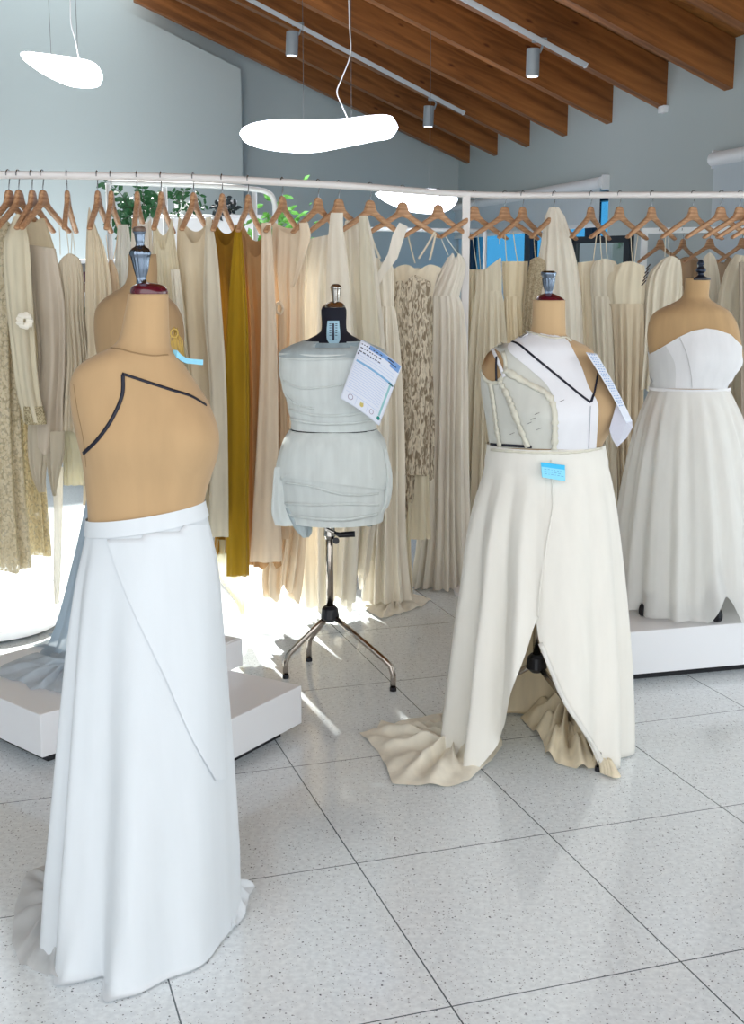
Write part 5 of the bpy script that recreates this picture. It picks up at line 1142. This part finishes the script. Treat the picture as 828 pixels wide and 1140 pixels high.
# top edge of the bodice rises to the right over the bust
def topedge(x): return float(np.interp(x, [722, 730, 745, 755, 770, 785, 797, 812, 824], [395, 391, 382, 376, 369, 366, 367.5, 373, 386]))
V = []; Fc = []; nc = 50; nr = 10; last = None
for j in range(nr+1):
    for i in range(nc+1):
        x = 722.5+(824-722.5)*i/nc; y = topedge(x)*(1-j/nr)+396*j/nr
        h, n_ = hit(bv4, x, y, .0075)
        if h is None: h = PY(x, y, last.y if last is not None else Y4m)
        last = h; V.append(h)
for j in range(nr):
    for i in range(nc): Fc.append((j*(nc+1)+i, (j+1)*(nc+1)+i, (j+1)*(nc+1)+i+1, j*(nc+1)+i+1))
mk('bust_panel', (V, Fc), SB, g4)
mk('side_panel', patch(bv4, [(394, 724, 385, 742), (410, 725, 405, 752), (432, 726, 432, 752)], 12, 20, .0095), SB2, g4)
mk('boning_seam', tape(bv4, [(757, 376), (765, 395), (769, 415), (770, 431)], .0025, .010), SB2, g4)
R = rings_px([(392, 723, 825, .68), (412, 725, 818, .7), (433, 726, 809, .72)], Y4m, .7, 0, 10); V, Fc = shell(R, M=60, off=.006, rng=lambda t: (1.5, 2*math.pi-1.5)); mk('back_panel', (V, Fc), SB, g4)
V, Fc = shell(rings_px([(430.5, 725, 809, .72), (434, 725, 809.5, .72)], Y4m, .7, 0, 4), M=80, off=.010); mk('waist_piping', (V, Fc), SB, g4)
TU = cl((252, 252, 250), .3, .25, var=.02); TU2 = cl((252, 250, 244), .25, .0, var=.02)
def zz4(ph): return .022*math.sin(6*ph+1)+.018*math.sin(11*ph)+.085*math.exp(-((ph-.13)/.17)**2)
rows = [(433, 726, 809, .8), (470, 713, 824, .9), (520, 702, 836, .95), (580, 693, 846, 1.0), (640, 687, 853, 1.0), (676, 684, 858, 1.0)]
V, Fc = shell(rings_px(rows, Y4m, .8, 0, 50), M=240, fold=folds(71, 17, .018, .6), zbot=zz4, zmin=ZP+.008, off=.006); mk('tulle_layer', (V, Fc), TU, g4)
rows = [(435, 727, 808, .8), (470, 718, 820, .88), (520, 708, 830, .9), (580, 701, 838, .95), (640, 696, 842, .95), (655, 696, 842, .95)]
V, Fc = shell(rings_px(rows, Y4m, .8, 0, 40), M=220, fold=folds(73, 14, .022, .6), zbot=lambda ph: zz4(ph)+.06*math.exp(-((ph-.22)/.3)**2), zmin=ZP+.01); mk('underskirt', (V, Fc), TU2, g4)


# ------------------------------------------------------------------ light
# hidden lamp added behind the left clothes to brighten the gable panel
d_, z_ = pg(45, 215); fp_ = W(END-.22-1.0, d_, 0)
t = thing('added_uplight', 'added unseen uplight washing the back wall behind the left dresses', 'lamp', fp_)
MB().lathe([(.10, 0), (.10, .012), (.03, .02), (.012, .03), (.012, .62), (.05, .64), (.075, .72), (.075, .73), (.06, .73)], fp_, 28).build('lamp_stand', m_white, t)
MB().lathe([(.055, .728), (.055, .735)], fp_, 24).build('lens', m_lens, t)
li = bpy.data.lights.new('uplight', 'SPOT'); lo = bpy.data.objects.new('uplight', li); C.objects.link(lo); li.energy = 95; li.spot_size = math.radians(120); li.spot_blend = 1; li.shadow_soft_size = .06; li.color = (.92, .97, 1)  # fill spot of the added lamp, aimed at the gable
lo.location = fp_+Vector((0, 0, .76)); tg = W(END-.22, d_, 2.0)-lo.location; lo.rotation_euler = tg.to_track_quat('-Z', 'Y').to_euler()
w = bpy.data.worlds.new('sky'); bpy.context.scene.world = w; w.use_nodes = True
bg = w.node_tree.nodes['Background']; bg.inputs[0].default_value = (.93, .97, 1.0, 1); bg.inputs[1].default_value = 1.75
sun = bpy.data.lights.new('sun', 'SUN'); so = bpy.data.objects.new('sun', sun); C.objects.link(so)
sun.energy = 13; sun.angle = math.radians(1.2); sun.color = (1, .96, .9)
dirs = Vector((.33, -.94, -math.tan(math.radians(43)))).normalized(); so.rotation_euler = dirs.to_track_quat('-Z', 'Y').to_euler(); so.location = (0, 0, 10)
vs = bpy.context.scene.view_settings
bpy.context.scene.display_settings.display_device = 'sRGB'
vs.view_transform = 'Standard'; vs.look = 'None'; vs.gamma = 1; vs.use_curve_mapping = False; vs.exposure = 0.52
